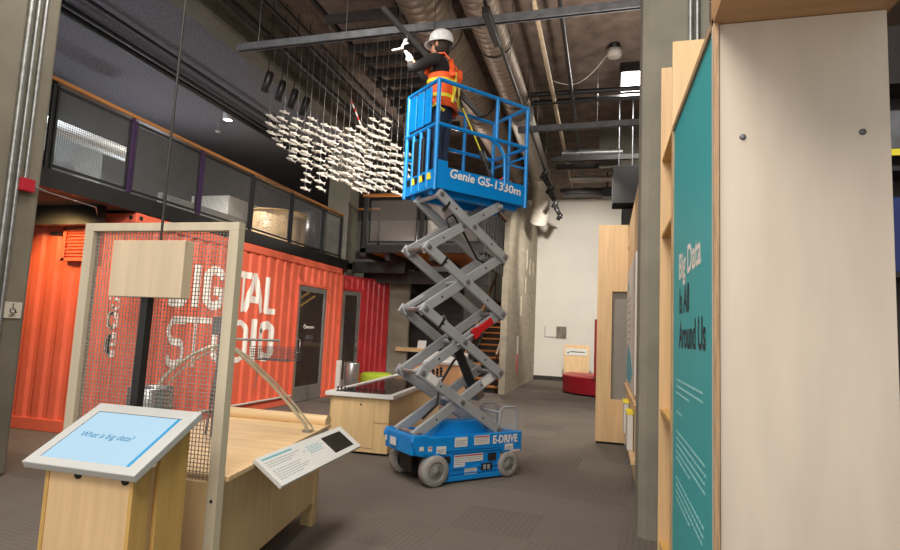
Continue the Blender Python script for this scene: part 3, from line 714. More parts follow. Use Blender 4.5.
t = MB(); t.bar((.147, -.022, 1.578), (.147, .022, 1.578), .008, .009); t.build('mouth', mat('lip', lin(170, 98, 88), .6, var=.05, scale=20), face)
# safety lanyard from the harness to the deck
m = MB(); m.tube([(-1.55, 5.84, 3.91), (-1.50, 5.85, 3.80), (-1.33, 5.86, 3.42)], .009, 6)
LY = thing('safety_lanyard', 'yellow and black lanyard running from the harness to the lift platform', 'lanyard', (-1.36, 5.86, 2.9))
m.build('webbing', M['vest_yellow'], LY, True)
m = MB(); m.tube([(-1.33, 5.86, 3.42), (-1.28, 5.87, 3.30)], .034, 8); m.tube([(-1.28, 5.87, 3.3), (-1.22, 5.9, 3.15), (-1.20, 5.95, 2.935)], .022, 6)
MB().tube([(-1.55, 5.84, 3.91), (-1.58, 5.80, 4.0), (-1.63, 5.74, 4.10)], .016, 6).build('strap', M['black'], LY, True)
m.build('shock_pack', M['black'], LY, True)
m = MB(); m.tube([(-1.2, 5.95, 3.02), (-1.16, 5.97, 3.1), (-1.1, 5.97, 3.15), (-1.06, 5.98, 3.05), (-1.10, 5.97, 2.93)], .014, 6); m.build('snap_hook', M['red'], LY, True)

# ------------------------------------------------------------------ touchscreen kiosk (front left)
KX0, KX1, KY0, KY1 = -2.20, -1.66, 1.785, 2.13
KZ0, KZ1 = .875, 1.065
K = thing('touchscreen_kiosk', 'plywood kiosk with a sloping white-edged touchscreen lit pale blue', 'kiosk', ((KX0 + KX1) / 2, 1.95, 0))
sl = (KZ1 - KZ0) / (KY1 - KY0); L0 = math.hypot(KZ1 - KZ0, KY1 - KY0); nv = Vector((0, -sl, 1)).normalized()
def ks(a, b, t=0.0):  # a,b fractions over the sloped top
    return Vector((KX0 + (KX1 - KX0) * a, KY0 + (KY1 - KY0) * b, KZ0 + (KZ1 - KZ0) * b)) + nv * t
def kslab(m, a0, a1, b0, b1, t0, t1):
    m.hexa([ks(a0, b0, t0), ks(a1, b0, t0), ks(a1, b1, t0), ks(a0, b1, t0), ks(a0, b0, t1), ks(a1, b0, t1), ks(a1, b1, t1), ks(a0, b1, t1)])
m = MB(); kslab(m, 0, 1, 0, 1, -.032, 0); hs = m.build('screen_housing', M['kiosk_white'], K, True, .004)
m = MB(); kslab(m, .105, .895, .10, .84, 0, .0012); sc = m.build('screen', M['screen'], K, True)
m = MB(); kslab(m, .868, .895, .10, .84, .0012, .002); m.build('screen_edge', mat('blue_edge', lin(40, 140, 190), .5, var=.03, scale=5), sc, True)
m = MB(); kslab(m, .10, .90, .84, .847, 0, .002); kslab(m, .10, .105, .10, .84, 0, .002); m.build('bezel', M['ink'], sc, True)
text_mb('What is big data?', lambda a, b: ks(.20 + a / (KX1 - KX0), .43 + b / L0, .0024), .045, .85, 0, .0002).build('lettering', M['screen_text'], sc, True)
BX0, BX1, BY0, BY1 = KX0 + .075, KX1 - .04, KY0 + .045, KY1 - .01
zt_ = lambda y: KZ0 + (y - KY0) * sl - .035
m = MB()
def sidep(x0, x1, y0, y1): m.prism([(y0, 0), (y1, 0), (y1, zt_(y1)), (y0, zt_(y0))], lambda a, b: (x0, a, b), (x1 - x0, 0, 0))
sidep(BX0, BX0 + .018, BY0, BY1); sidep(BX1 - .018, BX1, BY0, BY0 + .09); sidep(BX1 - .018, BX1, BY0 + .13, BY1)
m.build('side_panel', M['ply_gold'], K, True, .002)  # gold tone puts the lighting on the sides into the colour
m = MB(); m.box(BX0 + .018, BX1 - .018, BY0 + .004, BY0 + .022, 0, zt_(BY0)); m.box(BX1 - .03, BX1 - .022, BY0 + .08, BY0 + .14, 0, zt_(BY0))
fp = m.build('front_panel', M['ply_warm'], K, True, .002)
for x in (BX0 + .16, BX1 - .04): MB().lathe([(0, -.003), (.017, -.003), (.017, .004)], (x, BY0 + .002, zt_(BY0) - .026), 18, 'y').build('finger_hole', M['hole'], fp, True)

# ------------------------------------------------------------------ plywood box on a black pole, with its cable
D_ = thing('display_box', 'blank plywood box held up on a black pole behind the touchscreen kiosk', 'box', (-2.13, 2.235, 0))
m = MB(); m.box(-2.298, -1.885, 2.20, 2.262, 1.553, 1.822); m.build('box', M['ply_box'], D_, True, .002)
m = MB(); m.hexa([(-2.15, 2.232, 0), (-2.11, 2.232, 0), (-2.11, 2.272, 0), (-2.15, 2.272, 0), (-2.135, 2.232, 1.56), (-2.095, 2.232, 1.56), (-2.095, 2.272, 1.56), (-2.135, 2.272, 1.56)])
m.box(-2.26, -2.05, 2.15, 2.33, 0, .01); m.build('pole', M['black'], D_, True)
tag(MB().tube([(-2.06, 2.24, 1.826), (-2.065, 2.245, 2.2), (-2.06, 2.25, 3.2), (-2.05, 2.25, 4.6), (-2.05, 2.25, 6.3)], .006, 6).build('hanging_cable', M['dark_steel']), 'thin grey cable hanging from the ceiling to the plywood box', 'cable')

# ------------------------------------------------------------------ timber frame filled with wire mesh
FX0, FX1, FY0, FY1, FZ = -2.67, -1.728, 2.37, 2.42, 1.942
F_ = thing('mesh_screen', 'tall plywood frame filled with square metal mesh at the end of the worktable', 'screen', ((FX0 + FX1) / 2, 2.4, 0))
m = MB().box(FX1 - .055, FX1, FY0, FY1, 0, FZ - .042); m.build('post', M['ply_frame'], F_, True, .002)
m = MB().box(FX0, FX0 + .055, FY0, FY1, 0, FZ - .042); m.build('post', M['ply_frame'], F_, True, .002)
m = MB().box(FX0, FX1, FY0, FY1, FZ - .042, FZ); m.build('top_rail', M['ply_frame'], F_, True, .002)
m = MB().box(FX0 + .055, FX1 - .055, FY0 + .01, FY1 - .01, 0.02, .70); bp_ = m.build('bottom_panel', M['ply_mid'], F_, True, .002)
for z in (.62, .3): MB().lathe([(0, -.002), (.008, -.002), (.008, .003)], (FX1 - .028, FY0, z), 10, 'y').build('bolt', M['hole'], F_, True)
m = MB(); yw = 2.395; p_ = .0195; x = FX0 + .06
while x < FX1 - .055: m.box(x - .0017, x + .0017, yw - .0015, yw + .0015, .70, FZ - .042); x += p_
z = .70
while z < FZ - .042: m.box(FX0 + .055, FX1 - .055, yw - .002, yw + .001, z - .0017, z + .0017); z += p_
m.build('wire_mesh', M['mesh_wire'], F_, True)

# ------------------------------------------------------------------ worktable behind the frame
TA, TB = Vector((-1.722, 2.44, 0)), Vector((-2.0, 4.05, 0)); dt = (TB - TA).normalized(); nt_ = Vector((1, 0, 0)); TL = (TB - TA).length; TW = .94
T = thing('worktable', 'plywood exhibit worktable with a rounded back edge behind the mesh screen', 'table', TA)
tq = lambda s, t, z: TA + dt * s + nt_ * t + Vector((0, 0, z))
def tb(m, s0, s1, t0, t1, z0, z1): return m.hexa([tq(s0, t0, z0), tq(s1, t0, z0), tq(s1, t1, z0), tq(s0, t1, z0), tq(s0, t0, z1), tq(s1, t0, z1), tq(s1, t1, z1), tq(s0, t1, z1)])
m = MB(); tb(m, .0, TL, -TW, 0, .695, .72); m.build('tabletop', M['ply_warm_x'], T, True, .003)
m = MB(); m.cyl(tq(TL - .05, -TW, .745), tq(TL - .05, -.01, .745), .045, 18); m.build('edge_roll', M['ply_warm_x'], T, True)
m = MB(); tb(m, .0, .02, -TW, -.06, .15, .695); tb(m, 0, TL - .1, -.085, -.065, .17, .695); tb(m, TL - .06, TL - .04, -TW, -.06, .17, .695); tb(m, .0, TL - .1, -TW, -TW + .02, .17, .695); m.build('apron', M['ply_mid'], T, True, .002)
for (s0, t0) in ((TL - .13, -.155), (TL - .13, -TW), (0.02, -.155), (.02, -TW)):
    m = MB(); tb(m, s0, s0 + .095, t0, t0 + .095, 0, .695); m.build('leg', M['ply_mid'], T, True, .002)
# sloping label panel fixed to the table's edge
def frame_from(A, Bv, Dv):
    A = Vector(A); e1 = Vector(Bv) - A; e2 = Vector(Dv) - A; n = e1.cross(e2).normalized()
    return lambda a, b, t=0.0: A + e1 * a + e2 * b + n * t
LA, LB, LC = (-1.60, 2.73, .622), (-1.665, 3.87, .622), (-1.765, 2.71, .748)   # lower edge start, lower edge end, upper edge start
lp = frame_from(LA, LB, LC)
LP = thing('exhibit_label', 'white sloping label panel with a small dark screen on the worktable edge', 'label panel', (-1.7, 3.2, .6))
def lslab(m, a0, a1, b0, b1, t0, t1): return m.hexa([lp(a0, b0, t0), lp(a1, b0, t0), lp(a1, b1, t0), lp(a0, b1, t0), lp(a0, b0, t1), lp(a1, b0, t1), lp(a1, b1, t1), lp(a0, b1, t1)])
sgn = 1 if (lp(0, 0, 1) - lp(0, 0, 0)).z > 0 else -1
m = MB(); lslab(m, 0, 1, 0, 1, -.025 * sgn, 0); m.build('plate', M['white'], LP, True, .003)
m = MB(); lslab(m, .66, .93, .17, .83, 0, .0015 * sgn); m.build('screen', M['screen_dark'], LP, True)
m = MB(); lslab(m, .03, .32, .845, .895, 0, .001 * sgn); m.build('heading', M['ink_teal'], LP, True)
m = MB()
for i in range(9):
    b = .74 - .072 * i
    if i == 3: continue
    a = .03
    while a < .36 - .05 * (i % 3):
        w_ = random.uniform(.012, .034); lslab(m, a, a + w_, b, b + .022, 0, .001 * sgn); a += w_ + .008
m.build('small_print', M['ink_grey'], LP, True)
m = MB()
for i in range(4):
    a = .44
    while a < .6: w_ = random.uniform(.012, .034); lslab(m, a, a + w_, .72 - .075 * i, .745 - .075 * i, 0, .001 * sgn); a += w_ + .008
lslab(m, .39, .405, .62, .66, 0, .001 * sgn); m.build('caption', M['ink_teal'], LP, True)
for s0 in (.45, 1.1):
    m = MB(); tb(m, s0, s0 + .04, -.06, .07, .655, .69); m.build('bracket', M['galv_dull'], LP, True)

# bent-tube exhibit standing on the worktable
A_ = thing('tube_arch', 'bent silver tube arch with upright mast standing on the plywood worktable', 'exhibit stand', (-2.4, 3.25, .72))
m = MB(); bx = [(-1.981, 3.664, .72), (-1.998, 3.647, .77), (-2.079, 3.566, .909), (-2.183, 3.463, 1.065), (-2.282, 3.365, 1.19), (-2.331, 3.317, 1.249), (-2.378, 3.27, 1.293), (-2.413, 3.235, 1.305), (-2.464, 3.184, 1.29), (-2.525, 3.123, 1.249), (-2.591, 3.058, 1.178), (-2.639, 3.011, 1.103), (-2.672, 2.978, 1.006), (-2.69, 2.96, .72)]
m.tube(bx, .012, 8); m.tube([(p[0] + .03, p[1] + .035, p[2] - .012 if 0 < i < 13 else p[2]) for i, p in enumerate(bx)], .007, 8)
m.build('arch_tube', M['cream_tube'], A_, True)
for fx, fy in ((-1.985, 3.66), (-2.69, 2.96)): MB().cyl((fx, fy, .721), (fx, fy, .735), .035, 16).build('foot', M['alum'], A_, True)
m = MB(); m.tube([(-2.42, 3.22, .72), (-2.42, 3.22, 1.49)], .012); m.tube([(-2.36, 3.2, .72), (-2.415, 3.23, 1.28)], .009); m.tube([(-2.5, 3.26, .72), (-2.42, 3.22, 1.25)], .009); m.tube([(-2.40, 3.25, .72), (-2.41, 3.22, 1.3)], .007)
m.build('mast', M['galv_dull'], A_, True)
m = MB(); m.box(-2.455, -2.38, 3.18, 3.26, 1.37, 1.485); m.build('grey_box', M['galv_dull'], A_, True, .006)
m = MB(); m.tube([(-2.42, 3.23, 1.345), (-2.15, 3.496, 1.345)], .008); m.tube([(-2.29, 3.36, 1.345), (-2.29, 3.36, 1.30)], .004); m.tube([(-2.155, 3.49, 1.345), (-2.155, 3.49, 1.29)], .004); m.tube([(-2.25, 3.40, 1.03), (-2.25, 3.40, 1.15)], .003)
m.build('cross_bar', M['galv'], A_, True)
Wb = MB(); x0, x1, y0, y1, z0, z1 = -2.30, -2.02, 3.38, 3.56, 1.215, 1.29
k = x0
while k <= x1 + .001: Wb.tube([(k, y0, z1), (k, y0, z0), (k, y1, z0), (k, y1, z1)], .0016, 4); k += .0255
for j in range(6): z = z0 + .017 * j; Wb.tube([(x0, y0, z), (x1, y0, z), (x1, y1, z), (x0, y1, z)], .0016, 4, True)
for j in range(9): y = y0 + .022 * j; Wb.tube([(x0, y, z1), (x0, y, z0), (x1, y, z0), (x1, y, z1)], .0016, 4)
tag(Wb.build('wire_basket', M['rail_wire']), 'shallow wire basket hung from the silver tube arch', 'basket')
dm = thing('metal_drum', 'grey metal drum standing on the worktable behind the mesh screen', 'drum', (-2.505, 2.76, .72))
m = MB(); m.lathe([(0, 0), (.115, 0), (.12, .01), (.12, .34), (.115, .345), (.11, .34), (.105, .02), (0, .02)], (-2.505, 2.76, .72), 32); m.build('body', M['silver'], dm, True)
m = MB()
for z in (.11, .23): m.tube([(-2.505 + .121 * math.cos(2 * PI * k / 28), 2.76 + .121 * math.sin(2 * PI * k / 28), .72 + z) for k in range(28)], .006, 6, True)
m.build('rolled_hoop', M['galv'], dm, True)

# ------------------------------------------------------------------ glass-topped tank table beyond the lift
rot = math.radians(5.5); GA = Vector((-3.19, 6.25, 0)); ge = Vector((math.cos(rot), math.sin(rot) * .2, 0)); gf = Vector((-math.sin(rot), math.cos(rot), 0))
G = thing('exhibit_table', 'long plywood exhibit table with a white rim and dark glass top behind the lift', 'table', GA)
GW, GL, GZ = .86, 3.25, .70
gq = lambda s, t, z: GA + ge * s + gf * t + Vector((0, 0, z))
def gb(m, s0, s1, t0, t1, z0, z1): return m.hexa([gq(s0, t0, z0), gq(s1, t0, z0), gq(s1, t1, z0), gq(s0, t1, z0), gq(s0, t0, z1), gq(s1, t0, z1), gq(s1, t1, z1), gq(s0, t1, z1)])
m = MB(); rw = .07; zz0 = GZ - .045
gb(m, 0, GW, 0, rw * 1.6, zz0, GZ); gb(m, 0, GW, GL - rw, GL, zz0, GZ); gb(m, 0, rw, rw * 1.6, GL - rw, zz0, GZ); gb(m, GW - rw, GW, rw * 1.6, GL - rw, zz0, GZ); m.build('rim', M['white'], G, True, .003)
m = MB(); gb(m, rw, GW - rw, rw * 1.6, GL - rw, GZ - .022, GZ - .012); m.build('glass_top', M['table_glass'], G, True)
m = MB(); i_ = .05
gb(m, i_, GW - i_, i_, i_ + .02, .03, zz0); gb(m, i_, GW - i_, GL - i_ - .02, GL - i_, .03, zz0); gb(m, i_, i_ + .02, i_, GL - i_, .03, zz0); gb(m, GW - i_ - .02, GW - i_, i_, GL - i_, .03, zz0)
gb(m, i_, GW - i_, i_, GL - i_, .36, .38)
m.build('side_panel', M['ply_mid'], G, True, .003)
m = MB(); gb(m, .10, .62, i_ - .008, i_, .08, .60); dd = m.build('door', M['ply_mid'], G, True, .003)
m = MB(); m.lathe([(0, -.004), (.012, -.004), (.012, .004)], gq(.45, i_ - .006, .57), 14, 'y'); m.build('lock', M['hole'], dd, True)
m = MB(); gb(m, .09, GW - .09, .09, GL - .09, 0, .03); m.build('plinth', M['black_matte'], G, True)
# row of little black pieces along the rim, and the taller ones at its far corner
def peg(c, r, h): 
    m = MB(); m.lathe([(r, 0), (r, h * .12), (r * .45, h * .2), (r * .4, h * .6), (r * .75, h * .7), (r * .6, h * .9), (0, h)], c, 10); return m
base = peg((0, 0, 0), .02, .06).build('black_piece', M['black'])
for i in range(14):
    o = base if i == 0 else dup(base)
    o.location = gq(.13 + .046 * i, .085, GZ)
    tag(o, 'tiny black piece in the row along the near rim of the glass-topped table', 'game piece', 'black pieces along the near rim')
base2 = thing('black_figurine', 'x', 'figurine')
peg((0, 0, 0), .04, .13).build('body', M['black'], base2)
MB().lathe([(0, .03), (.022, .02), (.028, 0), (.02, -.02), (0, -.028)], (0, 0, .145), 10).build('head', M['black'], base2)
for i in range(5):
    o = base2 if i == 0 else dup(base2)
    o.location = gq(GW - .035 - .0 * i, 1.8 + .34 * i, GZ)
    tag(o, 'small black figurine on the right-hand rim of the glass-topped table', 'figurine', 'black figurines on the far rim')

# green ottoman and steel bollard-like bin
o_ = thing('ottoman', 'round lime green ottoman in front of the redder container', 'ottoman', (-4.61, 11.3, 0))
m = MB(); m.lathe([(0, .04), (.32, .04), (.34, .07), (.34, .49), (.32, .53), (.27, .55), (0, .555)], (-4.61, 11.3, 0), 32); m.build('cushion', M['green'], o_, True)
m = MB(); m.lathe([(0, 0), (.23, 0), (.23, .045), (0, .045)], (-4.61, 11.3, 0), 24); m.build('base', M['black'], o_, True)
b_ = thing('litter_bin', 'tall brushed metal bin standing by the lettered container, left of the green ottoman', 'bin', (-4.75, 10.35, 0))
m = MB(); m.lathe([(0, .0), (.15, 0), (.15, .78), (.14, .80), (.13, .78), (.13, .6), (0, .6)], (-4.75, 10.35, 0), 32); m.build('body', M['silver'], b_, True)
m = MB(); m.lathe([(.153, .02), (.155, .03), (.153, .05)], (-4.75, 10.35, 0), 32); m.build('base_ring', M['black'], b_, True)
tag(MB().box(-5.06, -4.97, 10.3, 10.36, 0, .82).build('sign_stand', M['white']), 'narrow pale panel standing beside the brushed metal bin', 'panel')
# shelf and card under the landing, second table behind
s_ = thing('shelf', 'pale wooden shelf on the dark wall under the landing', 'shelf', (-4.4, 13.1, .95))
m = MB(); m.box(-4.8, -4.05, 12.85, 13.2, .97, 1.06); m.build('board', M['ply_warm'], s_, True, .003)
m = MB(); m.box(-4.75, -4.7, 13.15, 13.25, 0, .97); m.box(-4.15, -4.1, 13.15, 13.25, 0, .97); m.build('bracket', M['black'], s_, True)
tag(MB().hexa([(-4.28, 12.9, 1.06), (-4.08, 12.9, 1.06), (-4.08, 12.95, 1.06), (-4.28, 12.95, 1.06), (-4.28, 12.97, 1.24), (-4.08, 12.97, 1.24), (-4.08, 13.0, 1.24), (-4.28, 13.0, 1.24)]).build('card', M['white']), 'small white card propped on the shelf under the landing', 'card')
t_ = thing('counter', 'plywood counter with a white curved top under the landing behind the lift', 'counter', (-3.3, 11.2, 0))
m = MB(); m.box(-3.75, -2.75, 11.0, 11.7, 0, .82); m.build('body', ply('ply_peach', lin(226, 176, 130), .06), t_, True, .004)
m = MB(); m.prism([(-3.8, 10.95), (-2.8, 10.92), (-2.7, 11.1), (-2.7, 11.75), (-3.8, 11.75)], lambda a, b: (a, b, .82), (0, 0, .05)); m.box(-3.75, -2.75, 11.6, 11.7, .87, 1.05); m.build('top', M['white'], t_, True, .004)
# staircase
S_ = thing('staircase', 'timber staircase with open dark risers beside the board-marked concrete wall', 'staircase', (-2.95, 14.3, 0))
n_ = 15
for k in range(n_):
    m = MB(); y = 14.25 + .27 * k; z = .17 * (k + 1); m.box(-3.42, -2.56, y, y + .3, z - .045, z); m.build('tread', M['timber'], S_, True, .004)
m = MB()
for k in range(n_): y = 14.3 + .27 * k; z = .17 * k; m.box(-3.40, -2.58, y, y + .02, z, z + .13)
m.prism([(14.2, 0), (14.5, 0), (14.25 + .27 * n_, .17 * n_ - .2), (14.25 + .27 * n_, .17 * n_ + .05), (14.2, .2)], lambda a, b: (-3.46, a, b), (.04, 0, 0)); m.prism([(14.2, 0), (14.5, 0), (14.25 + .27 * n_, .17 * n_ - .2), (14.25 + .27 * n_, .17 * n_ + .05), (14.2, .2)], lambda a, b: (-2.56, a, b), (.03, 0, 0))
m.build('stringer', M['dark_steel'], S_, True)
for x in (-2.62, -3.42):
    m = MB(); m.bar((x, 14.25, .95), (x, 18.3, .95 + .17 / .27 * 4.05), .045, .07); m.build('handrail', M['timber_y'], S_, True)
    m = MB()
    for k in range(5): y = 14.3 + .9 * k; z = .17 / .27 * (y - 14.25); m.box(x - .015, x + .015, y, y + .03, z, z + .93)
    m.build('baluster', M['dark_steel'], S_, True)
# far end: white wall pictures, kiosk, red bench, red post
g = thing('wall_picture', 'small grey and white graphic panels on the white far wall', 'wall graphic', (-1.6, 19.96, 1.4))
m = MB(); m.box(-1.62, -1.28, 19.96, 19.995, 1.44, 1.84); m.build('photo_panel', mat('grey_photo', lin(120, 112, 98), .6, var=.5, scale=9, stretch=(3, 1, .5)), g, True)
m = MB(); m.box(-2.02, -2.0, 19.97, 19.995, 1.46, 1.84); m.box(-2.02, -1.62, 19.97, 19.995, 1.46, 1.485); m.build('outline', M['ink_grey'], g, True)
kk = thing('plywood_sign', 'plywood sign panel with a white strip standing before the far wall', 'sign', (-.98, 18.6, 0))
m = MB(); m.box(-1.25, -.47, 18.6, 18.68, 0, 1.25); m.build('board', M['ply_warm'], kk, True, .004)
m = MB(); m.box(-1.21, -.53, 18.585, 18.6, .92, 1.14); st_ = m.build('strip', M['white'], kk, True)
m = MB(); m.box(-1.07, -.61, 18.58, 18.586, 1.02, 1.045); m.box(-1.15, -1.09, 18.58, 18.586, .98, 1.02); m.build('print', M['ink'], st_, True)
rbn = thing('bench', 'curved red bench at the foot of the plywood sign', 'bench', (-.55, 15.9, 0))
ar = [(-.18 + .0, 14.9)] + [(.3 + 1.45 * math.cos(math.radians(a)), 16.2 + 1.3 * math.sin(math.radians(a))) for a in range(262, 158, -8)] + [(-.95, 17.0), (-.18, 17.0)]
ar = [(max(-1.08, x), y) for x, y in ar]
m = MB(); m.prism(ar, lambda a, b: (a, b, .04), (0, 0, .42)); m.build('seat_base', M['red_bench'], rbn, True, .01)
m = MB(); m.prism(ar, lambda a, b: (a, b, .46), (0, 0, .03)); m.build('seat_top', M['pink_top'], rbn, True, .006)
tag(MB().box(-.27, -.16, 15.5, 16.4, .491, 1.98).build('upright_divider', M['red_bench']), 'upright red panel standing on the curved red bench', 'panel')
sg_ = thing('wall_sign', 'narrow red and white vertical sign on the board-marked concrete wall', 'sign', (-2.35, 16.0, .3))
m = MB(); m.box(-2.359, -2.345, 15.88, 16.12, .95, 1.45); m.build('white_part', M['white'], sg_, True)
m = MB(); m.box(-2.359, -2.344, 15.88, 16.12, .42, .95); m.build('red_part', mat('coral_sign', lin(206, 84, 84), .5, var=.05, scale=6), sg_, True)

# ------------------------------------------------------------------ right side: partitions, cabinets, teal wall
pn = thing('room_divider', 'tall plywood partition with a grey window slot, beyond the right concrete column', 'partition', (.08, 8.5, 0))
m = MB(); m.box(-.115, .09, 8.5, 8.56, .03, 3.12); m.box(.09, .30, 8.5, 8.56, .03, .62); m.box(.09, .30, 8.5, 8.56, 2.15, 3.12); m.build('board', M['ply_warm'], pn, True, .003)
m = MB(); m.box(.09, .30, 8.57, 8.6, .62, 2.15); m.build('slot_back', M['grey_ply'], pn, True)
m = MB(); m.box(-.10, .28, 8.51, 8.55, 0, .03); m.build('plinth', M['black_matte'], pn, True)
cb = thing('display_cabinet', 'plywood display cabinet with a white poster side, behind the right concrete column', 'cabinet', (.5, 7.0, 0))
m = MB(); m.box(.30, .32, 5.7, 8.45, .1, 3.05); m.box(.32, .72, 5.7, 5.72, .1, 3.05); m.box(.32, .72, 8.43, 8.45, .1, 3.05); m.box(.32, .72, 5.7, 8.45, 3.03, 3.05); m.box(.25, .30, 5.75, 8.42, .30, .34); m.box(.27, .30, 5.75, 8.42, .84, .87); m.build('carcass', M['ply_warm'], cb, True, .002)
m = MB(); m.box(.285, .30, 6.0, 8.2, .92, 2.36); po = m.build('poster', M['white'], cb, True)
m = MB(); m.prism([(8.1, .96), (7.0, .96), (6.4, 1.1), (6.9, 1.3), (7.6, 1.42), (7.9, 1.3)], lambda a, b: (.283, a, b), (.002, 0, 0)); m.prism([(7.9, 2.1), (7.5, 2.1), (7.6, 2.22), (7.8, 2.2)], lambda a, b: (.283, a, b), (.002, 0, 0)); m.build('teal_drawing', M['ink_teal'], po, True)
m = MB()
for i in range(7): m.box(.2835, .285, 7.0, 7.9 - .1 * (i % 3), 1.95 - .08 * i, 1.965 - .08 * i)
m.build('print', M['ink_grey'], po, True)
m = MB(); m.box(.295, .30, 8.2, 8.3, 2.72, 2.76); m.build('finger_slot', M['hole'], cb, True)
m = MB(); m.box(.33, .7, 5.73, 8.4, 0, .1); m.build('plinth', M['black_matte'], cb, True)
for i, (y, lab) in enumerate(((7.55, 'white tub with a yellow rim on the cabinet ledge, farther of the pair'), (6.45, 'white tub with a yellow rim on the cabinet ledge, nearer of the pair'))):
    tu = thing('tub', lab, 'tub', (.278, y, .34), 0, 'white tubs on the cabinet ledge')
    m = MB(); m.box(-.045, .015, -.22, .22, 0, .36); m.build('body', M['white'], tu, False, .01)
    m = MB(); m.box(-.05, .018, -.225, .225, .36, .375); m.build('rim', M['vest_yellow'], tu, False, .004)
# shelf unit and teal wall
su = thing('shelf_unit', 'tall open plywood shelf unit between the concrete column and the teal text panel', 'shelf unit', (.55, 3.9, 0))
m = MB(); m.box(.36, .80, 3.46, 3.485, 0, 3.24); m.build('side_board', M['ply_warm'], su, True, .002)
m = MB(); m.box(.36, .80, 4.18, 4.205, 0, 3.42); m.build('side_board', M['ply_warm'], su, True, .002)
m = MB(); m.box(.78, .80, 3.485, 4.18, 0, 3.05); m.build('back_board', M['ply_gold'], su, True, .002)
for z in (.12, .98, 2.18, 2.72):
    m = MB(); m.box(.37, .78, 3.485, 4.18, z, z + .025); m.build('shelf', M['ply_gold'], su, True, .002)
tw = thing('exhibit_wall', 'large pale plywood exhibit wall with a teal text panel on its side', 'exhibit wall', (.6, 2.6, 0))
m = MB(); m.box(.352, .885, 2.10, 2.125, 0, 2.585); fb = m.build('front_board', M['ply_pale'], tw, True, .002)
for x in (.447, .805): MB().lathe([(0, -.006), (.009, -.006), (.011, .0), (.011, .002)], (x, 2.10, 2.168), 16, 'y').build('bolt', M['galv_dull'], fb, True)
m = MB(); m.box(.352, .37, 2.085, 2.10, 0, 2.60); m.box(.352, .372, 3.36, 3.38, 0, 2.66); m.prism([(2.085, 2.585), (2.085, 2.615), (3.38, 2.685), (3.38, 2.655)], lambda a, b: (.352, a, b), (.02, 0, 0)); m.build('edge_trim', M['ply_edge'], tw, True, .001)
m = MB(); m.prism([(2.10, 0), (3.36, 0), (3.36, 2.655), (2.10, 2.59)], lambda a, b: (.362, a, b), (.012, 0, 0)); tp = m.build('teal_panel', M['teal'], tw, True)
m = MB(); m.box(.352, .90, 1.25, 2.13, 2.587, 2.612); m.box(.352, .372, 1.25, 2.13, 2.612, 2.8); m.build('canopy', ply('ply_brown', lin(186, 146, 104), .08, axis='x'), tw, True, .002)
m = MB(); m.box(.86, .885, 2.125, 3.38, 0, 2.585); m.build('side_board', M['ply_gold'], tw, True)
tx = lambda y0, z0: (lambda a, b: (.3605, y0 - a, z0 + b))
text_mb('Big Data', tx(3.12, 1.775), .18, 1.14, 0, .004).build('title_lettering', M['white_paint'], tp, True)
text_mb('Is All', tx(3.10, 1.60), .18, .98, 0, .004).build('title_lettering', M['ink'], tp, True)
text_mb('Around Us', tx(3.10, 1.432), .18, .98, 0, .004).build('title_lettering', M['ink'], tp, True)
m = MB()
def para(y0, z0, n, wmax):
    for i in range(n):
        a = 0; lim = wmax * (1 if i < n - 1 else .55)
        while a < lim: w_ = random.uniform(.02, .06); m.box(.3603, .3612, y0 - a - w_, y0 - a, z0 - .033 * i, z0 - .033 * i + .009); a += w_ + .014
para(3.2, 1.26, 3, .82); para(3.2, 1.10, 1, .35); para(3.2, 1.0, 5, .86); para(3.2, .77, 4, .8)
m.build('small_print', M['ink_pale'], tp, True)
# far right: dark recess with a few fittings
dk = thing('equipment_rack', 'dark equipment rack with a yellow strip glimpsed past the plywood wall', 'rack', (1.9, 4.2, 0))
m = MB(); m.box(1.55, 2.6, 4.2, 4.24, 0, 3.6); 
for z in (.5, 1.2, 1.9, 2.55, 3.1): m.box(1.55, 2.6, 3.95, 4.2, z, z + .03)
m.build('frame', M['dark_steel'], dk, True)
m = MB(); m.box(1.56, 2.2, 3.93, 3.95, 2.64, 2.68); m.build('yellow_strip', M['vest_yellow'], dk, True)
m = MB(); m.box(1.6, 2.2, 4.0, 4.15, 1.93, 2.4); m.build('blue_case', mat('blue_case', lin(34, 52, 110), .5, var=.1, scale=4), dk, True, .01)
m = MB(); m.box(1.6, 2.3, 4.0, 4.15, 2.7, 2.95); m.build('grey_case', M['galv_dull'], dk, True, .01)
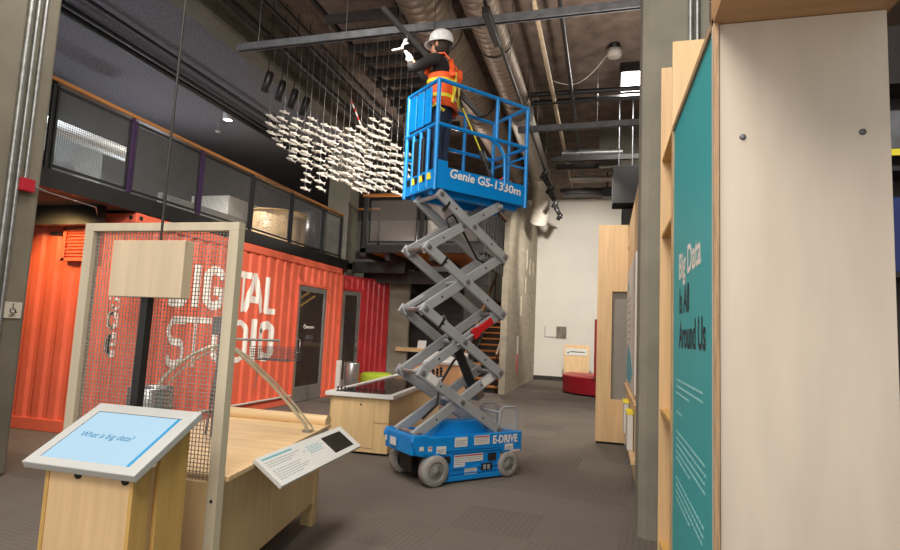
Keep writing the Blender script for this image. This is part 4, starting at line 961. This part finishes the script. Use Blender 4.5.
# ------------------------------------------------------------------ upper-floor balustrade and what is behind it
br_ = thing('balustrade', 'black balustrade with wire mesh infill and timber handrail along the upper floor', 'railing', (-5.64, 7.5, 2.97))
YS = [4.47, 5.52, 6.76, 8.0, 9.23, 10.45, 11.3]
m = MB(); m.box(-5.70, -5.61, 4.12, 11.35, 3.90, 3.945); m.build('handrail', M['timber_y'], br_, True, .006)
for i, y in enumerate(YS):
    m = MB(); m.box(-5.665, -5.635, y - .022, y + .022, 2.97, 3.90); m.box(-5.64, -5.615, y - .034, y - .026, 2.97, 3.88); m.box(-5.64, -5.615, y + .026, y + .034, 2.97, 3.88)
    m.build('post', M['purple'] if i in (1, 2) else M['black'], br_, True, .003)
for a, b in zip(YS, YS[1:]):
    m = MB(); f0, f1, z0, z1 = a + .04, b - .04, 3.0, 3.86
    m.box(-5.66, -5.63, f0, f1, z0, z0 + .025); m.box(-5.66, -5.63, f0, f1, z1 - .025, z1); m.box(-5.66, -5.63, f0, f0 + .02, z0, z1); m.box(-5.66, -5.63, f1 - .02, f1, z0, z1)
    pf = m.build('panel_frame', M['black'], br_, True)
    m = MB(); y = f0 + .03
    while y < f1 - .02: m.box(-5.6465, -5.6435, y - .0016, y + .0016, z0, z1); y += .026
    z = z0 + .03
    while z < z1 - .02: m.box(-5.6465, -5.6435, f0, f1, z - .0016, z + .0016); z += .026
    m.build('mesh_infill', M['rail_wire'], pf, True)
# landing balustrades
lb = thing('balustrade', 'dark balustrade with pale mesh panels on the landing behind the lift', 'railing', (-3.8, 11.35, 3.27))
m = MB(); m.box(-5.18, -2.42, 11.32, 11.4, 4.34, 4.40); m.build('handrail', M['timber'], lb, True, .005)
for x in (-5.10, -3.80, -2.46):
    m = MB(); m.box(x - .045, x + .045, 11.33, 11.39, 3.1, 4.34); m.build('post', M['dark_steel'], lb, True, .003)
for a, b in ((-5.0, -3.9), (-3.7, -2.55)):
    m = MB(); m.box(a, b, 11.345, 11.375, 3.33, 3.36); m.box(a, b, 11.345, 11.375, 4.25, 4.28); m.box(a, a + .025, 11.345, 11.375, 3.33, 4.28); m.box(b - .025, b, 11.345, 11.375, 3.33, 4.28)
    pf = m.build('panel_frame', M['black'], lb, True)
    m = MB(); x = a + .03
    while x < b - .02: m.box(x - .002, x + .002, 11.358, 11.362, 3.35, 4.26); x += .024
    z = 3.38
    while z < 4.25: m.box(a, b, 11.358, 11.362, z - .002, z + .002); z += .024
    m.build('mesh_infill', M['mesh_wire'], pf, True)
lb2 = thing('balustrade', 'short dark balustrade between the concrete column and the landing posts', 'railing', (-5.5, 12.36, 3.27))
m = MB(); m.box(-6.1, -5.2, 12.33, 12.39, 4.27, 4.32); m.build('handrail', M['timber'], lb2, True)
m = MB()
for x in (-5.98, -5.62, -5.2): m.box(x - .025, x + .025, 12.34, 12.38, 3.2, 4.27)
m.build('post', M['black'], lb2, True)
m = MB(); x = -5.95
while x < -5.2: m.box(x - .002, x + .002, 12.358, 12.362, 3.3, 4.25); x += .03
m.build('mesh_infill', M['mesh_wire'], lb2, True)
sb = thing('balustrade', 'dark balustrade with upright bars beside the top of the staircase', 'railing', (-2.5, 13.0, 3.27))
m = MB()
for k in range(8): y = 11.5 + .33 * k; m.box(-2.485, -2.455, y, y + .05, 2.9 - .0 * k, 4.3)
m.build('bar', M['dark_steel'], sb, True)
m = MB(); m.box(-2.51, -2.43, 11.42, 14.0, 4.3, 4.36); m.build('handrail', M['timber_y'], sb, True)
# things seen through the balustrade
tag(MB().box(-9.2, -8.2, 10.8, 13.4, 2.96, 4.3).build('partition', M['white_wall']), 'pale partition behind the balustrade mesh on the upper floor', 'partition')
m = text_mb('MAKERS', lambda a, b: (-7.79, 9.6 + a, 3.16 + b), .42, .9, 0, .012); wl = MB().box(-7.9, -7.8, 8.4, 11.9, 2.951, 3.75)
w_ = wl.build('low_partition', M['blue_grey'], None); tag(w_, 'low grey partition with green lettering on the upper floor', 'partition')
m.build('lettering', M['green_ink'], w_, True)
dk_ = thing('curved_desk', 'curved plywood desk glimpsed behind the balustrade mesh on the upper floor', 'desk', (-7.0, 10.9, 2.95))
m = MB(); m.lathe([(.62, 2.951), (.62, 3.85), (.56, 3.85), (.56, 2.951)], (-7.0, 10.9, 0), 40); m.build('curved_front', M['ply_warm'], dk_, True)
m = MB(); m.lathe([(0, 3.85), (.64, 3.85), (.64, 3.88), (0, 3.88)], (-7.0, 10.9, 0), 40); m.build('top', M['ply_gold'], dk_, True)
vs_ = thing('metal_cylinder', 'tall silver metal cylinder standing at the far end of the upper floor', 'cylinder', (-7.0, 12.1, 2.95))
m = MB(); m.lathe([(0, 2.951), (.28, 2.951), (.28, 4.1), (.22, 4.22), (0, 4.25)], (-7.0, 12.1, 0), 32); m.build('body', M['silver'], vs_, True)
tag(MB().box(-8.6, -8.2, 6.6, 8.2, 2.951, 3.3).build('counter', M['white']), 'long low white counter on the upper floor behind the balustrade', 'counter')
m = MB(); m.cyl((-8.5, 6.5, 4.42), (-8.5, 8.2, 4.42), .13, 20); m.cyl((-8.5, 6.5, 4.55), (-8.5, 6.5, 3.3), .13, 20)
tag(m.build('bent_duct', M['white']), 'pale bent duct on the upper floor seen through the balustrade mesh', 'duct')
m = text_mb('HS', lambda a, b: (-9.0, 6.6 + a, 3.72 + b), .62, .9, 0, .02)
bd = MB().box(-9.1, -9.02, 5.5, 8.2, 2.951, 4.6).build('sign_board', M['blue_grey']); tag(bd, 'grey board with large dark letters at the left end of the upper floor', 'sign')
m.build('lettering', M['ink'], bd, True)

# ------------------------------------------------------------------ left column fittings
for i, x in enumerate((3.76, 3.83, 3.90)):
    m = MB(); m.tube([(-5.15, x, 5.6), (-5.15, x, 2.68 if i == 2 else 0.0)], .018 if i else .022, 8)
    tag(m.build('conduit', M['galv']), ('galvanised conduit on the left concrete column, leftmost of three', 'galvanised conduit on the left concrete column, middle of three', 'galvanised conduit on the left concrete column ending at the red box')[i], 'conduit', 'conduits on the left concrete column')
rb_ = thing('alarm_box', 'small red fire alarm box on the left concrete column', 'alarm box', (-5.15, 3.9, 2.55))
m = MB(); m.box(-5.168, -5.10, 3.835, 3.965, 2.56, 2.68); m.build('box', M['redbox'], rb_, True, .008)
m = MB(); m.tube([(-5.13, 3.965, 2.625), (-5.14, 4.10, 2.61)], .012); m.tube([(-5.14, 4.1, 2.61), (-5.3, 4.8, 2.62), (-5.9, 5.38, 2.66)], .006, 6); m.build('pipe', M['galv'], rb_, True)
ad = thing('access_sign', 'small beige wheelchair lift sign on the left concrete column', 'sign', (-5.16, 3.94, 1.4))
m = MB(); m.box(-5.168, -5.158, 3.862, 4.02, 1.405, 1.55); m.build('plate', mat('beige_sign', lin(196, 188, 172), .5, var=.03, scale=9), ad, True)
m = MB(); cx, cz = 3.94, 1.478
f2 = lambda a, b: (-5.1565, cx + a, cz + b)
m.tube([f2(.024 * math.cos(math.radians(a)) - .002, .024 * math.sin(math.radians(a)) - .004) for a in range(130, 375, 20)], .004, 6); m.tube([f2(-.004, .04), f2(-.001, .012), f2(.018, .008), f2(.028, -.02), f2(.036, -.017)], .0045, 6); m.lathe([(0, .007), (.006, .003), (.007, 0), (.006, -.003), (0, -.007)], f2(-.004, .052), 8); m.build('wheelchair_symbol', M['ink'], ad, True)
text_mb('LIFT', lambda a, b: f2(-.033 + a, -.062 + b), .033, .95, 0, .0012).build('lettering', M['ink'], ad, True)

# ------------------------------------------------------------------ services under the ceiling
def spiral_duct(pts, r, pitch=.14):
    m = MB(); P = [Vector(p) for p in pts]; out = []
    for a, b in zip(P, P[1:]):
        n = max(1, int((b - a).length / pitch))
        for i in range(n):
            for (t, k) in ((0, 1.0), (.42, 1.0), (.5, 1.025), (.58, 1.0)): out.append((a.lerp(b, (i + t) / n), r * k))
    out.append((P[-1], r)); m.tube([p for p, _ in out], [q_ for _, q_ in out], 28); return m
def straps(par, x, z, r, ys, top=6.3):
    for y in ys:
        m = MB()
        m.tube([(x + r * 1.035 * math.cos(2 * PI * k / 28), y, z + r * 1.035 * math.sin(2 * PI * k / 28)) for k in range(28)], .012, 6, True)
        m.tube([(x - r, y, z), (x - r, y, top)], .006, 5); m.tube([(x + r, y, z), (x + r, y, top)], .006, 5)
        m.build('hanger_strap', M['dark_steel'], par, True)
dA = thing('spiral_duct', 'wide spiral duct overhead, left of the pair above the worker', 'duct', (-2.33, 6, 5.4))
spiral_duct([(-2.34, -1, 5.70), (-2.34, 14.5, 5.70)], .30).build('duct_body', M['duct'], dA, True)
straps(dA, -2.34, 5.70, .30, (4.9, 7.4, 9.9, 12.4))
dB = thing('spiral_duct', 'spiral duct overhead that bends down beside the white far wall', 'duct', (-1.6, 6, 5.4))
spiral_duct([(-1.58, -1, 5.66), (-1.62, 10.2, 5.66)], .23).build('duct_body', M['duct'], dB, True)
m = MB(); m.cyl((-1.62, 10.2, 5.66), (-1.62, 10.45, 5.66), .245, 24); m.cyl((-1.62, 10.45, 5.66), (-1.62, 10.5, 5.66), .245, 24, .23); m.build('collar', M['galv'], dB, True)
pl_ = mat('pale_flexible_duct', lin(196, 190, 178), .45, .35, var=.1, scale=9)
spiral_duct([(-1.63, 10.5, 5.66), (-1.68, 14.2, 5.62)], .23, .09).build('flexible_section', pl_, dB, True)
m = MB(); pe = [(-1.68, 14.2, 5.62), (-1.70, 14.9, 5.56), (-1.76, 15.5, 5.36), (-1.82, 15.9, 5.1), (-1.9, 16.15, 4.72)]; m.tube(pe, .25, 24); m.tube([(-1.70, 14.9, 5.56), (-1.702, 14.95, 5.555)], .265, 24); m.tube([(-1.82, 15.9, 5.1), (-1.83, 15.93, 5.06)], .265, 24); m.build('elbow', pl_, dB, True)
straps(dB, -1.6, 5.66, .23, (5.2, 7.7, 9.6))
def channel(p0, p1, w=.055, h=.055):
    m = MB(); p0 = Vector(p0); p1 = Vector(p1); d = (p1 - p0).normalized(); up = Vector((0, 0, 1)) if abs(d.z) < .9 else Vector((0, 1, 0)); s_ = d.cross(up).normalized(); u_ = s_.cross(d)
    m.bar(p0 + u_ * h / 2, p1 + u_ * h / 2, w, .005, u_); m.bar(p0 + s_ * w / 2, p1 + s_ * w / 2, .005, h, u_); m.bar(p0 - s_ * w / 2, p1 - s_ * w / 2, .005, h, u_)
    m.bar(p0 + s_ * w * .38 - u_ * h / 2, p1 + s_ * w * .38 - u_ * h / 2, .014, .005, u_); m.bar(p0 - s_ * w * .38 - u_ * h / 2, p1 - s_ * w * .38 - u_ * h / 2, .014, .005, u_)
    return m
def rods(par, pts, top=6.3):
    for p in pts: MB().tube([p, (p[0], p[1], top)], .006, 5).build('threaded_rod', M['galv'], par, True)
sA = thing('strut_channel', 'long galvanised strut channel spanning the ceiling just above the worker', 'strut', (-2, 6.36, 5.17))
channel((-4.92, 6.40, 5.20), (2.2, 6.31, 5.20), .07, .09).build('channel', M['galv_dull'], sA, True)
rods(sA, [(-4.6, 6.39, 5.22), (-3.3, 6.38, 5.22), (-1.9, 6.36, 5.22), (-.9, 6.35, 5.22), (.2, 6.33, 5.22)])
sB = thing('strut_channel', 'galvanised strut channel spanning the ceiling beyond the lift, right of the ducts', 'strut', (0, 10, 5.17))
channel((-1.6, 10.06, 5.20), (2.2, 9.9, 5.20), .08, .10).build('channel', M['galv_dull'], sB, True)
rods(sB, [(-1.25, 10.05, 5.22), (-.2, 10.0, 5.22), (1.1, 9.95, 5.22)])
sC = thing('strut_channel', 'loose strut channel held at a slant in front of the worker', 'strut', (-1.95, 5.8, 4.5))
channel((-2.57, 5.84, 5.19), (-1.41, 6.15, 3.93), .05, .05).build('channel', M['dark_steel'], sC, True)
m = MB(); m.tube([(-1.96, 5.955, 4.53), (-1.96, 5.955, 6.3)], .005, 5); m.build('threaded_rod', M['dark_steel'], sC, True)
cl_ = thing('pipe_clamp', 'small pale clamp gripped beside the gloved hands of the worker', 'clamp', (-2.3, 5.72, 4.6))
m = MB(); m.bar((-2.37, 5.72, 4.585), (-2.24, 5.72, 4.6), .03, .018); m.bar((-2.26, 5.72, 4.6), (-2.22, 5.74, 4.72), .018, .025); m.bar((-2.24, 5.73, 4.66), (-2.2, 5.76, 4.68), .016, .02); m.build('jaw', M['cord_white'], cl_, True, .003)
m = MB(); m.tube([(-2.21, 5.75, 4.68), (-2.23, 5.8, 4.8)], .008, 6); m.build('screw', M['galv'], cl_, True)
# lighting track with heads
tk = thing('lighting_track', 'black lighting track running away overhead right of the ducts', 'lighting track', (-1.3, 8, 5.07))
m = MB(); m.box(-1.36, -1.325, 3.5, 17.5, 5.085, 5.12); m.build('rail', M['black'], tk, True)
rods(tk, [(-1.34, y, 5.12) for y in (5.0, 7.5, 10, 12.5, 15)])
m = MB(); m.box(-1.385, -1.30, 5.85, 6.6, 4.985, 5.08); m.build('driver_box', M['black'], tk, True, .004)
def spot_head(name, c, aim, label, group, r=.05, ln=.2, stem=.12):
    c = Vector(c); d = Vector(aim).normalized(); t = thing(name, label, 'lamp', c, 0, group)
    m = MB(); m.tube([c - d * ln / 2, c - d * ln * .45, c + d * ln / 2, c + d * ln / 2], [r * .8, r, r, r * .8], 16); m.build('lamp_can', M['black'], t, True)
    m = MB(); m.tube([c - Vector((0, 0, 0)), c + Vector((0, 0, stem))], .012, 6); m.build('stem', M['dark_steel'], t, True)
    return t
where = ['nearest of the seven', 'second nearest of the seven', 'third nearest of the seven', 'middle of the seven', 'third farthest of the seven', 'second farthest of the seven', 'farthest of the seven']
for i, y in enumerate((12.2, 12.8, 13.5, 14.2, 15.0, 15.8, 16.6)):
    spot_head('track_spotlight', (-1.34, y, 4.965), (.5 if i % 2 else -.5, .2, -.8), 'black spotlight on the receding lighting track, ' + where[i], 'spotlights on the lighting track', .06, .22, .13)
nm = ['leftmost', 'second from the left', 'third from the left', 'rightmost']
for i, y in enumerate((6.9, 7.2, 7.5, 7.8)):
    t = spot_head('pendant_spotlight', (-4.76 + .03 * i, y, 4.93), (-.22, -.05, -1), 'black cylindrical spotlight hanging above the white fish, %s of four' % nm[i], 'cylindrical spotlights above the fish', .055, .30, .15)
    m = MB(); m.tube([(-4.76 + .03 * i, y, 5.05), (-4.76 + .03 * i, y, 6.3)], .008, 6); m.build('drop_rod', M['dark_steel'], t, True)
# pipes
tag(MB().tube([(-.925, 2.5, 5.62), (-.95, 16, 5.62)], .036, 10).build('ceiling_pipe', M['pipe_cream']), 'cream pipe running away under the ceiling, left of a thinner dark pipe', 'pipe')
tag(MB().tube([(-.60, 2.5, 5.62), (-.64, 16, 5.62)], .03, 10).build('ceiling_pipe', M['black']), 'thin dark pipe running away under the ceiling beside the cream pipe', 'pipe')
for i, (y, z, r, lab) in enumerate(((9.75, 5.72, .045, 'black pipe crossing the ceiling above the far strut, nearest of three'), (9.85, 5.60, .035, 'black pipe crossing the ceiling above the far strut, lowest of three'), (10.15, 5.74, .05, 'black pipe crossing the ceiling above the far strut, farthest of three'))):
    tag(MB().tube([(-1.35, y, z), (2.6, y, z)], r, 10).build('ceiling_pipe', M['black']), lab, 'pipe', 'black pipes crossing the ceiling')
jb = thing('junction_box', 'round white junction box on the ceiling trailing a thin cord', 'junction box', (.07, 9.2, 6.1))
m = MB(); m.lathe([(0, 6.08), (.10, 6.08), (.12, 6.11), (.12, 6.2), (.1, 6.2)], (.07, 9.3, 0), 20); m.build('body', M['cord_white'], jb, True)
m = MB(); m.lathe([(0, 6.2), (.09, 6.2), (.09, 6.3)], (.07, 9.3, 0), 16); m.build('base', M['black'], jb, True)
cp = [(-.05, 9.3, 6.12)]
for k in range(1, 9): t_ = k / 8; cp.append((-.05 - .85 * t_, 9.3 - .0 * t_, 6.12 - .38 * t_ - .24 * math.sin(PI * t_) ))
m = MB(); m.tube(cp, .008, 6); m.build('cord', M['cord_white'], jb, True)
lpn = thing('ceiling_light', 'bright square ceiling light panel left of the right concrete column', 'ceiling light', (.52, 10.35, 6.1))
m = MB(); m.box(.21, .81, 10.0, 10.75, 6.1, 6.13); m.build('diffuser', M['lamp'], lpn, True)
m = MB(); m.box(.18, .84, 9.97, 10.78, 6.13, 6.3); m.build('housing', M['black'], lpn, True)
sp = thing('loudspeaker', 'large black loudspeaker box hung near the ceiling by the right concrete column', 'loudspeaker', (.33, 11.2, 4.0))
m = MB(); m.box(.08, .56, 11.0, 11.4, 4.0, 4.76); cab = m.build('cabinet', M['black_matte'], sp, True, .01)
m = MB(); m.box(.10, .54, 10.985, 11.0, 4.03, 4.73); m.build('grille', M['black_matte'], sp, True)
m = MB(); m.tube([(.2, 11.2, 4.76), (.2, 11.2, 6.3)], .012, 6); m.tube([(.45, 11.2, 4.76), (.45, 11.2, 6.3)], .012, 6); m.build('bracket', M['galv_dull'], sp, True)
bx_ = MB().box(.27, 1.2, 11.2, 11.7, 3.4, 3.97).build('equipment_box', M['dark_steel'], None, False, .01); tag(bx_, 'dark grey equipment box below the hanging loudspeaker', 'equipment box')
tag(MB().box(.29, 1.1, 11.15, 11.75, 3.15, 3.4).build('plywood_box', M['ply_warm'], None, False, .004), 'plywood box carrying the dark equipment box, above the cabinet', 'box')
tag(MB().box(.30, .95, 11.1, 11.7, 0, 3.15).build('cabinet', M['ply_warm'], None, False, .004), 'tall plywood cabinet beyond the grey-slotted partition', 'cabinet')
# far ceiling services in front of the white wall
fs_ = [('pale duct section crossing near the far wall, uppermost', -1.0, 12.6, 5.55, .09, M['galv']), ('pale duct section crossing near the far wall, lower one', -.9, 14.0, 5.35, .08, pl_)]
for lab, x, y, z, r, mm in fs_: tag(MB().tube([(x, y, z), (x + 1.3, y + .05, z)], r, 14).build('ceiling_duct', mm), lab, 'duct')
for i, (y, z) in enumerate(((12.2, 5.3), (13.45, 5.5), (14.9, 5.3), (16.2, 5.5))):
    tag(channel((-1.2, y, z), (2.2, y, z), .08, .1).build('ceiling_strut', M['dark_steel']), 'galvanised strut crossing before the white far wall, %s of four' % ['nearest', 'second nearest', 'third nearest', 'farthest'][i], 'strut', 'struts before the far wall')
tag(MB().box(-.2, 2.0, 13.0, 13.3, 5.3, 6.3).build('ceiling_downstand', M['concrete_dark']), 'concrete downstand across the ceiling before the white far wall', 'downstand')
pj = thing('ceiling_projector', 'small black projector hung on a thin pole near the white far wall', 'projector', (-.01, 14.35, 4.95))
MB().box(-.12, .1, 14.2, 14.5, 4.95, 5.2).build('case', M['black'], pj, True, .01)
MB().tube([(-.01, 14.35, 5.2), (-.01, 14.35, 6.3)], .02, 8).build('pole', M['dark_steel'], pj, True)
# dark slatted baffles over the fish
b0 = None
for i in range(11):
    y = 6.9 + .42 * i
    if b0 is None: b0 = MB().box(-.55, .55, -.03, .03, 0, .12).build('ceiling_baffle', M['baffle'])
    o = b0 if i == 0 else dup(b0)
    o.location = (-3.35 - .02 * i, y, 5.72)
    tag(o, 'dark slat in the ladder of ceiling slats above the white fish', 'slat', 'dark ceiling slats')
m = MB(); m.box(-3.95, -3.89, 5.0, 13, 5.84, 5.9); m.box(-2.82, -2.76, 5.0, 13, 5.84, 5.9); tag(m.build('ceiling_track', M['dark_steel']), 'pair of dark rails carrying the ceiling slats', 'ceiling track')
for i, (x, z, r) in enumerate(((-4.95, 5.75, .06), (-4.7, 5.95, .04), (-4.35, 5.8, .03))):
    tag(MB().tube([(x, 1.0, z), (x, 15, z)], r, 10).build('ceiling_pipe', M['dark_steel']), 'dark pipe under the ceiling along the concrete edge, %s of three' % ['leftmost', 'middle', 'rightmost'][i], 'pipe', 'dark pipes along the concrete edge')
for i, (x, z, r) in enumerate(((-7.0, 5.46, .05), (-6.82, 5.46, .035), (-6.5, 5.5, .03))):
    tag(MB().tube([(x, 2.0, z), (x, 15, z)], r, 10).build('ceiling_pipe', M['black']), 'black pipe under the low ceiling over the upper floor, %s of three' % ['leftmost', 'middle', 'rightmost'][i], 'pipe', 'black pipes under the low ceiling')
dl = thing('downlight', 'small bright round downlight in the low ceiling over the upper floor', 'downlight', (-7.32, 9.4, 5.46))
m = MB(); m.lathe([(0, 5.47), (.08, 5.47), (.08, 5.5)], (-7.32, 9.4, 0), 20); m.build('lens', M['lamp'], dl, True)
m = MB(); m.lathe([(.08, 5.465), (.1, 5.465), (.1, 5.6)], (-7.32, 9.4, 0), 20); m.build('ring', M['white'], dl, True)
sm = thing('ceiling_sprinkler', 'small pale sprinkler head under the low ceiling beside the downlight', 'sprinkler', (-7.85, 9.8, 5.4))
m = MB(); m.lathe([(0, 5.38), (.05, 5.39), (.05, 5.42), (.015, 5.43), (.015, 5.6)], (-7.85, 9.8, 0), 12); m.build('head', M['cord_white'], sm, True)
for i, x in enumerate((.61, .66)):
    tag(MB().tube([(x, 4.595, 0), (x, 4.595, 6.3)], .02, 8).build('conduit', M['galv']), ('galvanised conduit on the right concrete column, left of two', 'galvanised conduit on the right concrete column, right of two')[i], 'conduit', 'conduits on the right concrete column')

# ------------------------------------------------------------------ hanging school of white fish
FA = [(-4.88, 7.2, 4.52, 3, .123), (-4.64, 7.2, 4.55, 6, .101), (-4.42, 7.2, 4.44, 6, .112), (-4.21, 7.2, 4.45, 11, .105), (-3.99, 7.2, 4.34, 10, .105), (-3.78, 7.2, 4.26, 8, .103), (-3.57, 7.2, 4.25, 8, .111), (-3.39, 7.2, 4.25, 10, .1), (-3.21, 7.2, 4.36, 10, .109), (-3.03, 7.2, 4.37, 11, .1), (-2.83, 7.2, 3.95, 7, .106), (-2.66, 7.2, 3.83, 6, .101)]
FB = [(-5.05, 7.65, 4.62, 4, .103), (-4.79, 7.65, 4.52, 5, .129), (-4.56, 7.65, 4.43, 5, .12), (-4.34, 7.65, 4.47, 6, .12), (-4.11, 7.65, 4.33, 6, .119), (-3.89, 7.65, 4.35, 7, .119), (-3.69, 7.65, 4.29, 8, .106), (-3.5, 7.65, 4.38, 9, .115), (-3.3, 7.65, 4.26, 8, .109), (-3.1, 7.65, 4.1, 7, .101), (-2.9, 7.65, 3.97, 5, .12)]
m = MB(); n = 8; prof = [(-.095, .001, .003), (-.075, .012, .015), (-.03, .020, .026), (.02, .018, .024), (.06, .009, .012), (.075, .005, .008)]
vs = []; fs = []
for (x, ry, rz) in prof:
    for k in range(n): a = 2 * PI * k / n; vs.append((x, ry * math.cos(a), rz * math.sin(a)))
for i in range(len(prof) - 1):
    for k in range(n): k2 = (k + 1) % n; fs.append((i * n + k, i * n + k2, (i + 1) * n + k2, (i + 1) * n + k))
m.add(vs, fs, True); th_ = .004
def fin(poly, d): m.prism(poly, d[0], d[1])
m.prism([(.065, .0), (.105, .034), (.092, 0), (.105, -.03)], lambda a, b: (a, -th_ / 2, b), (0, th_, 0))
m.prism([(-.02, .02), (.012, .045), (.02, .02)], lambda a, b: (a, -th_ / 2, b), (0, th_, 0))
for s_ in (1, -1): m.prism([(-.04, .012), (-.005, .055), (.0, .012)], lambda a, b: (a, b * s_, -.008), (0, 0, th_))
fish0 = m.build('hanging_fish', M['fish'])
first = True
for ci, (x, y, zt_, cnt, st_) in enumerate(FA + FB):
    for k in range(cnt):
        o = fish0 if first else dup(fish0); first = False
        o.location = (x + random.uniform(-.02, .02), y + random.uniform(-.05, .05), zt_ - st_ * k)
        o.scale = (.88, .88, .88)
        o.rotation_euler = (random.uniform(-.15, .15), .36 + random.uniform(-.1, .1), .25 + random.uniform(-.2, .2))
        tag(o, 'small white fish figure hanging in the school below the ceiling', 'fish figure', 'hanging school of white fish')
    wz = zt_ - st_ * (cnt - 1)
    tag(MB().tube([(x, y, wz), (x, y, 6.3)], .0035, 4).build('hanging_wire', M['galv']), 'thin wire dropping from the ceiling to hang white fish', 'wire', 'wires carrying the white fish')
m = MB()
for k in range(7):
    m.cur = k % 2; m.tube([Vector((-3.62, 7.3, 4.75)).lerp(Vector((-3.44, 7.35, 4.33)), k / 7), Vector((-3.62, 7.3, 4.75)).lerp(Vector((-3.44, 7.35, 4.33)), (k + 1) / 7)], .012, 6)
tag(m.build('striped_cord', [M['redbox'], M['cord_white']]), 'red and white striped cord dangling among the white fish', 'cord')

# ------------------------------------------------------------------ light, camera
def area(name, loc, size, power, color=(1, .95, .88), rot=(0, 0, 0), sy=None):
    l = bpy.data.lights.new(name, 'AREA'); l.energy = power; l.color = color; l.size = size
    if sy: l.shape = 'RECTANGLE'; l.size_y = sy
    o = bpy.data.objects.new(name, l); col.objects.link(o); o.location = loc; o.rotation_euler = rot; return o
def spot(name, loc, target, power, angle=70, color=(1, .93, .84), blend=.6, radius=.06):
    l = bpy.data.lights.new(name, 'SPOT'); l.energy = power; l.color = color; l.spot_size = math.radians(angle); l.spot_blend = blend; l.shadow_soft_size = radius
    o = bpy.data.objects.new(name, l); col.objects.link(o); o.location = loc
    o.rotation_euler = (Vector(target) - Vector(loc)).to_track_quat('-Z', 'Y').to_euler(); return o
area('overhead_area_light', (-1.5, 1.2, 5.9), 3.0, 290)  # broad area light placed out of view for general light
area('overhead_area_light', (-.6, -1.2, 4.6), 1.6, 150, (1, .94, .87), (math.radians(62), 0, math.radians(8)))  # unseen tilted light added to brighten the pale plywood face
area('overhead_area_light', (-3.2, 3.4, 5.9), 2.0, 170)  # second broad area light, also out of view
area('overhead_area_light', (.52, 10.35, 6.08), .6, 130)
spot('spotlight', (-1.34, 3.2, 5.0), (-5.6, 7.6, 1.6), 900, 62)
spot('spotlight', (-1.9, 4.6, 5.0), (-5.6, 9.8, 1.4), 700, 55)
spot('spotlight', (-1.34, 8.4, 4.95), (-4.0, 11.5, 3.2), 300, 70)
spot('spotlight', (-.7, 13.2, 4.8), (-.9, 20, 2.6), 1350, 70)
spot('spotlight', (-1.34, 13.5, 4.85), (-2.4, 17.5, 1.5), 300, 90)
spot('spotlight', (-.4, 10.8, 4.9), (-1.0, 12.4, 0), 500, 120)
spot('spotlight', (-2.9, 15.5, 5.2), (-2.95, 15.0, 0), 420, 80)
spot('spotlight', (-.9, 6.6, 5.0), (.1, 8.5, 1.8), 330, 75)
spot('spotlight', (-2.6, 4.0, 5.6), (-4.1, 7.4, 4.2), 160, 60)
spot('spotlight', (-6.75, 4.75, 2.68), (-6.5, 5.7, 1.3), 95, 120, (1, .64, .26))  # unseen warm light added under the upper floor to brighten the container end
spot('spotlight', (-7.6, 9.6, 5.5), (-7.6, 9.0, 3.0), 380, 130)
spot('spotlight', (-8.0, 6.0, 5.3), (-8.5, 7.2, 3.2), 240, 130, (.8, .9, 1))
spot('added_ceiling_fill', (.5, 5.9, 3.2), (.2, 6.2, 6.3), 300, 118, (1, .88, .78), 1.0, .15)  # unseen upward lights added from here on to brighten the ceilings
spot('added_ceiling_fill', (.5, 7.2, 3.2), (.2, 7.4, 6.3), 200, 118, (1, .88, .78), 1.0, .15)
spot('added_ceiling_fill', (-3.8, 12.4, 3.4), (-3.4, 9.0, 6.3), 260, 140, (1, .88, .78), 1.0, .15)
spot('added_ceiling_fill', (-7.4, 3.4, 3.1), (-7.0, 5.8, 5.6), 120, 150, (.82, .84, 1), 1.0, .15)  # added bluish fill for the low ceiling
spot('added_ceiling_fill', (-8.8, 9.0, 3.2), (-7.2, 8.4, 5.6), 120, 150, (.82, .9, 1), 1.0, .15)
w = bpy.data.worlds.new('World'); scene.world = w; w.use_nodes = True
w.node_tree.nodes['Background'].inputs[0].default_value = (1, .96, .9, 1); w.node_tree.nodes['Background'].inputs[1].default_value = .85

cam = bpy.data.cameras.new('Camera'); cam.lens = 570 / 900 * 36; cam.sensor_width = 36; cam.sensor_fit = 'HORIZONTAL'; cam.clip_start = .05
co = bpy.data.objects.new('Camera', cam); col.objects.link(co)
Rm = Matrix(((0.9643203, -0.0169258, 0.2641967), (0.2608631, -0.1093740, -0.9591599), (0.0451308, 0.9938565, -0.1010563)))
Rm = Matrix(((0.9643203, -0.0169258, 0.2641967), (0.2608631, -0.1093740, -0.9591599), (0.0451308, 0.9938565, -0.1010563)))
co.matrix_world = Matrix.Translation((0, 0, 1.45)) @ Rm.to_4x4()
scene.camera = co
scene.view_settings.view_transform = 'Standard'; scene.view_settings.look = 'None'
scene.view_settings.gamma = 1.0; scene.view_settings.exposure = 0.0; scene.view_settings.use_curve_mapping = False
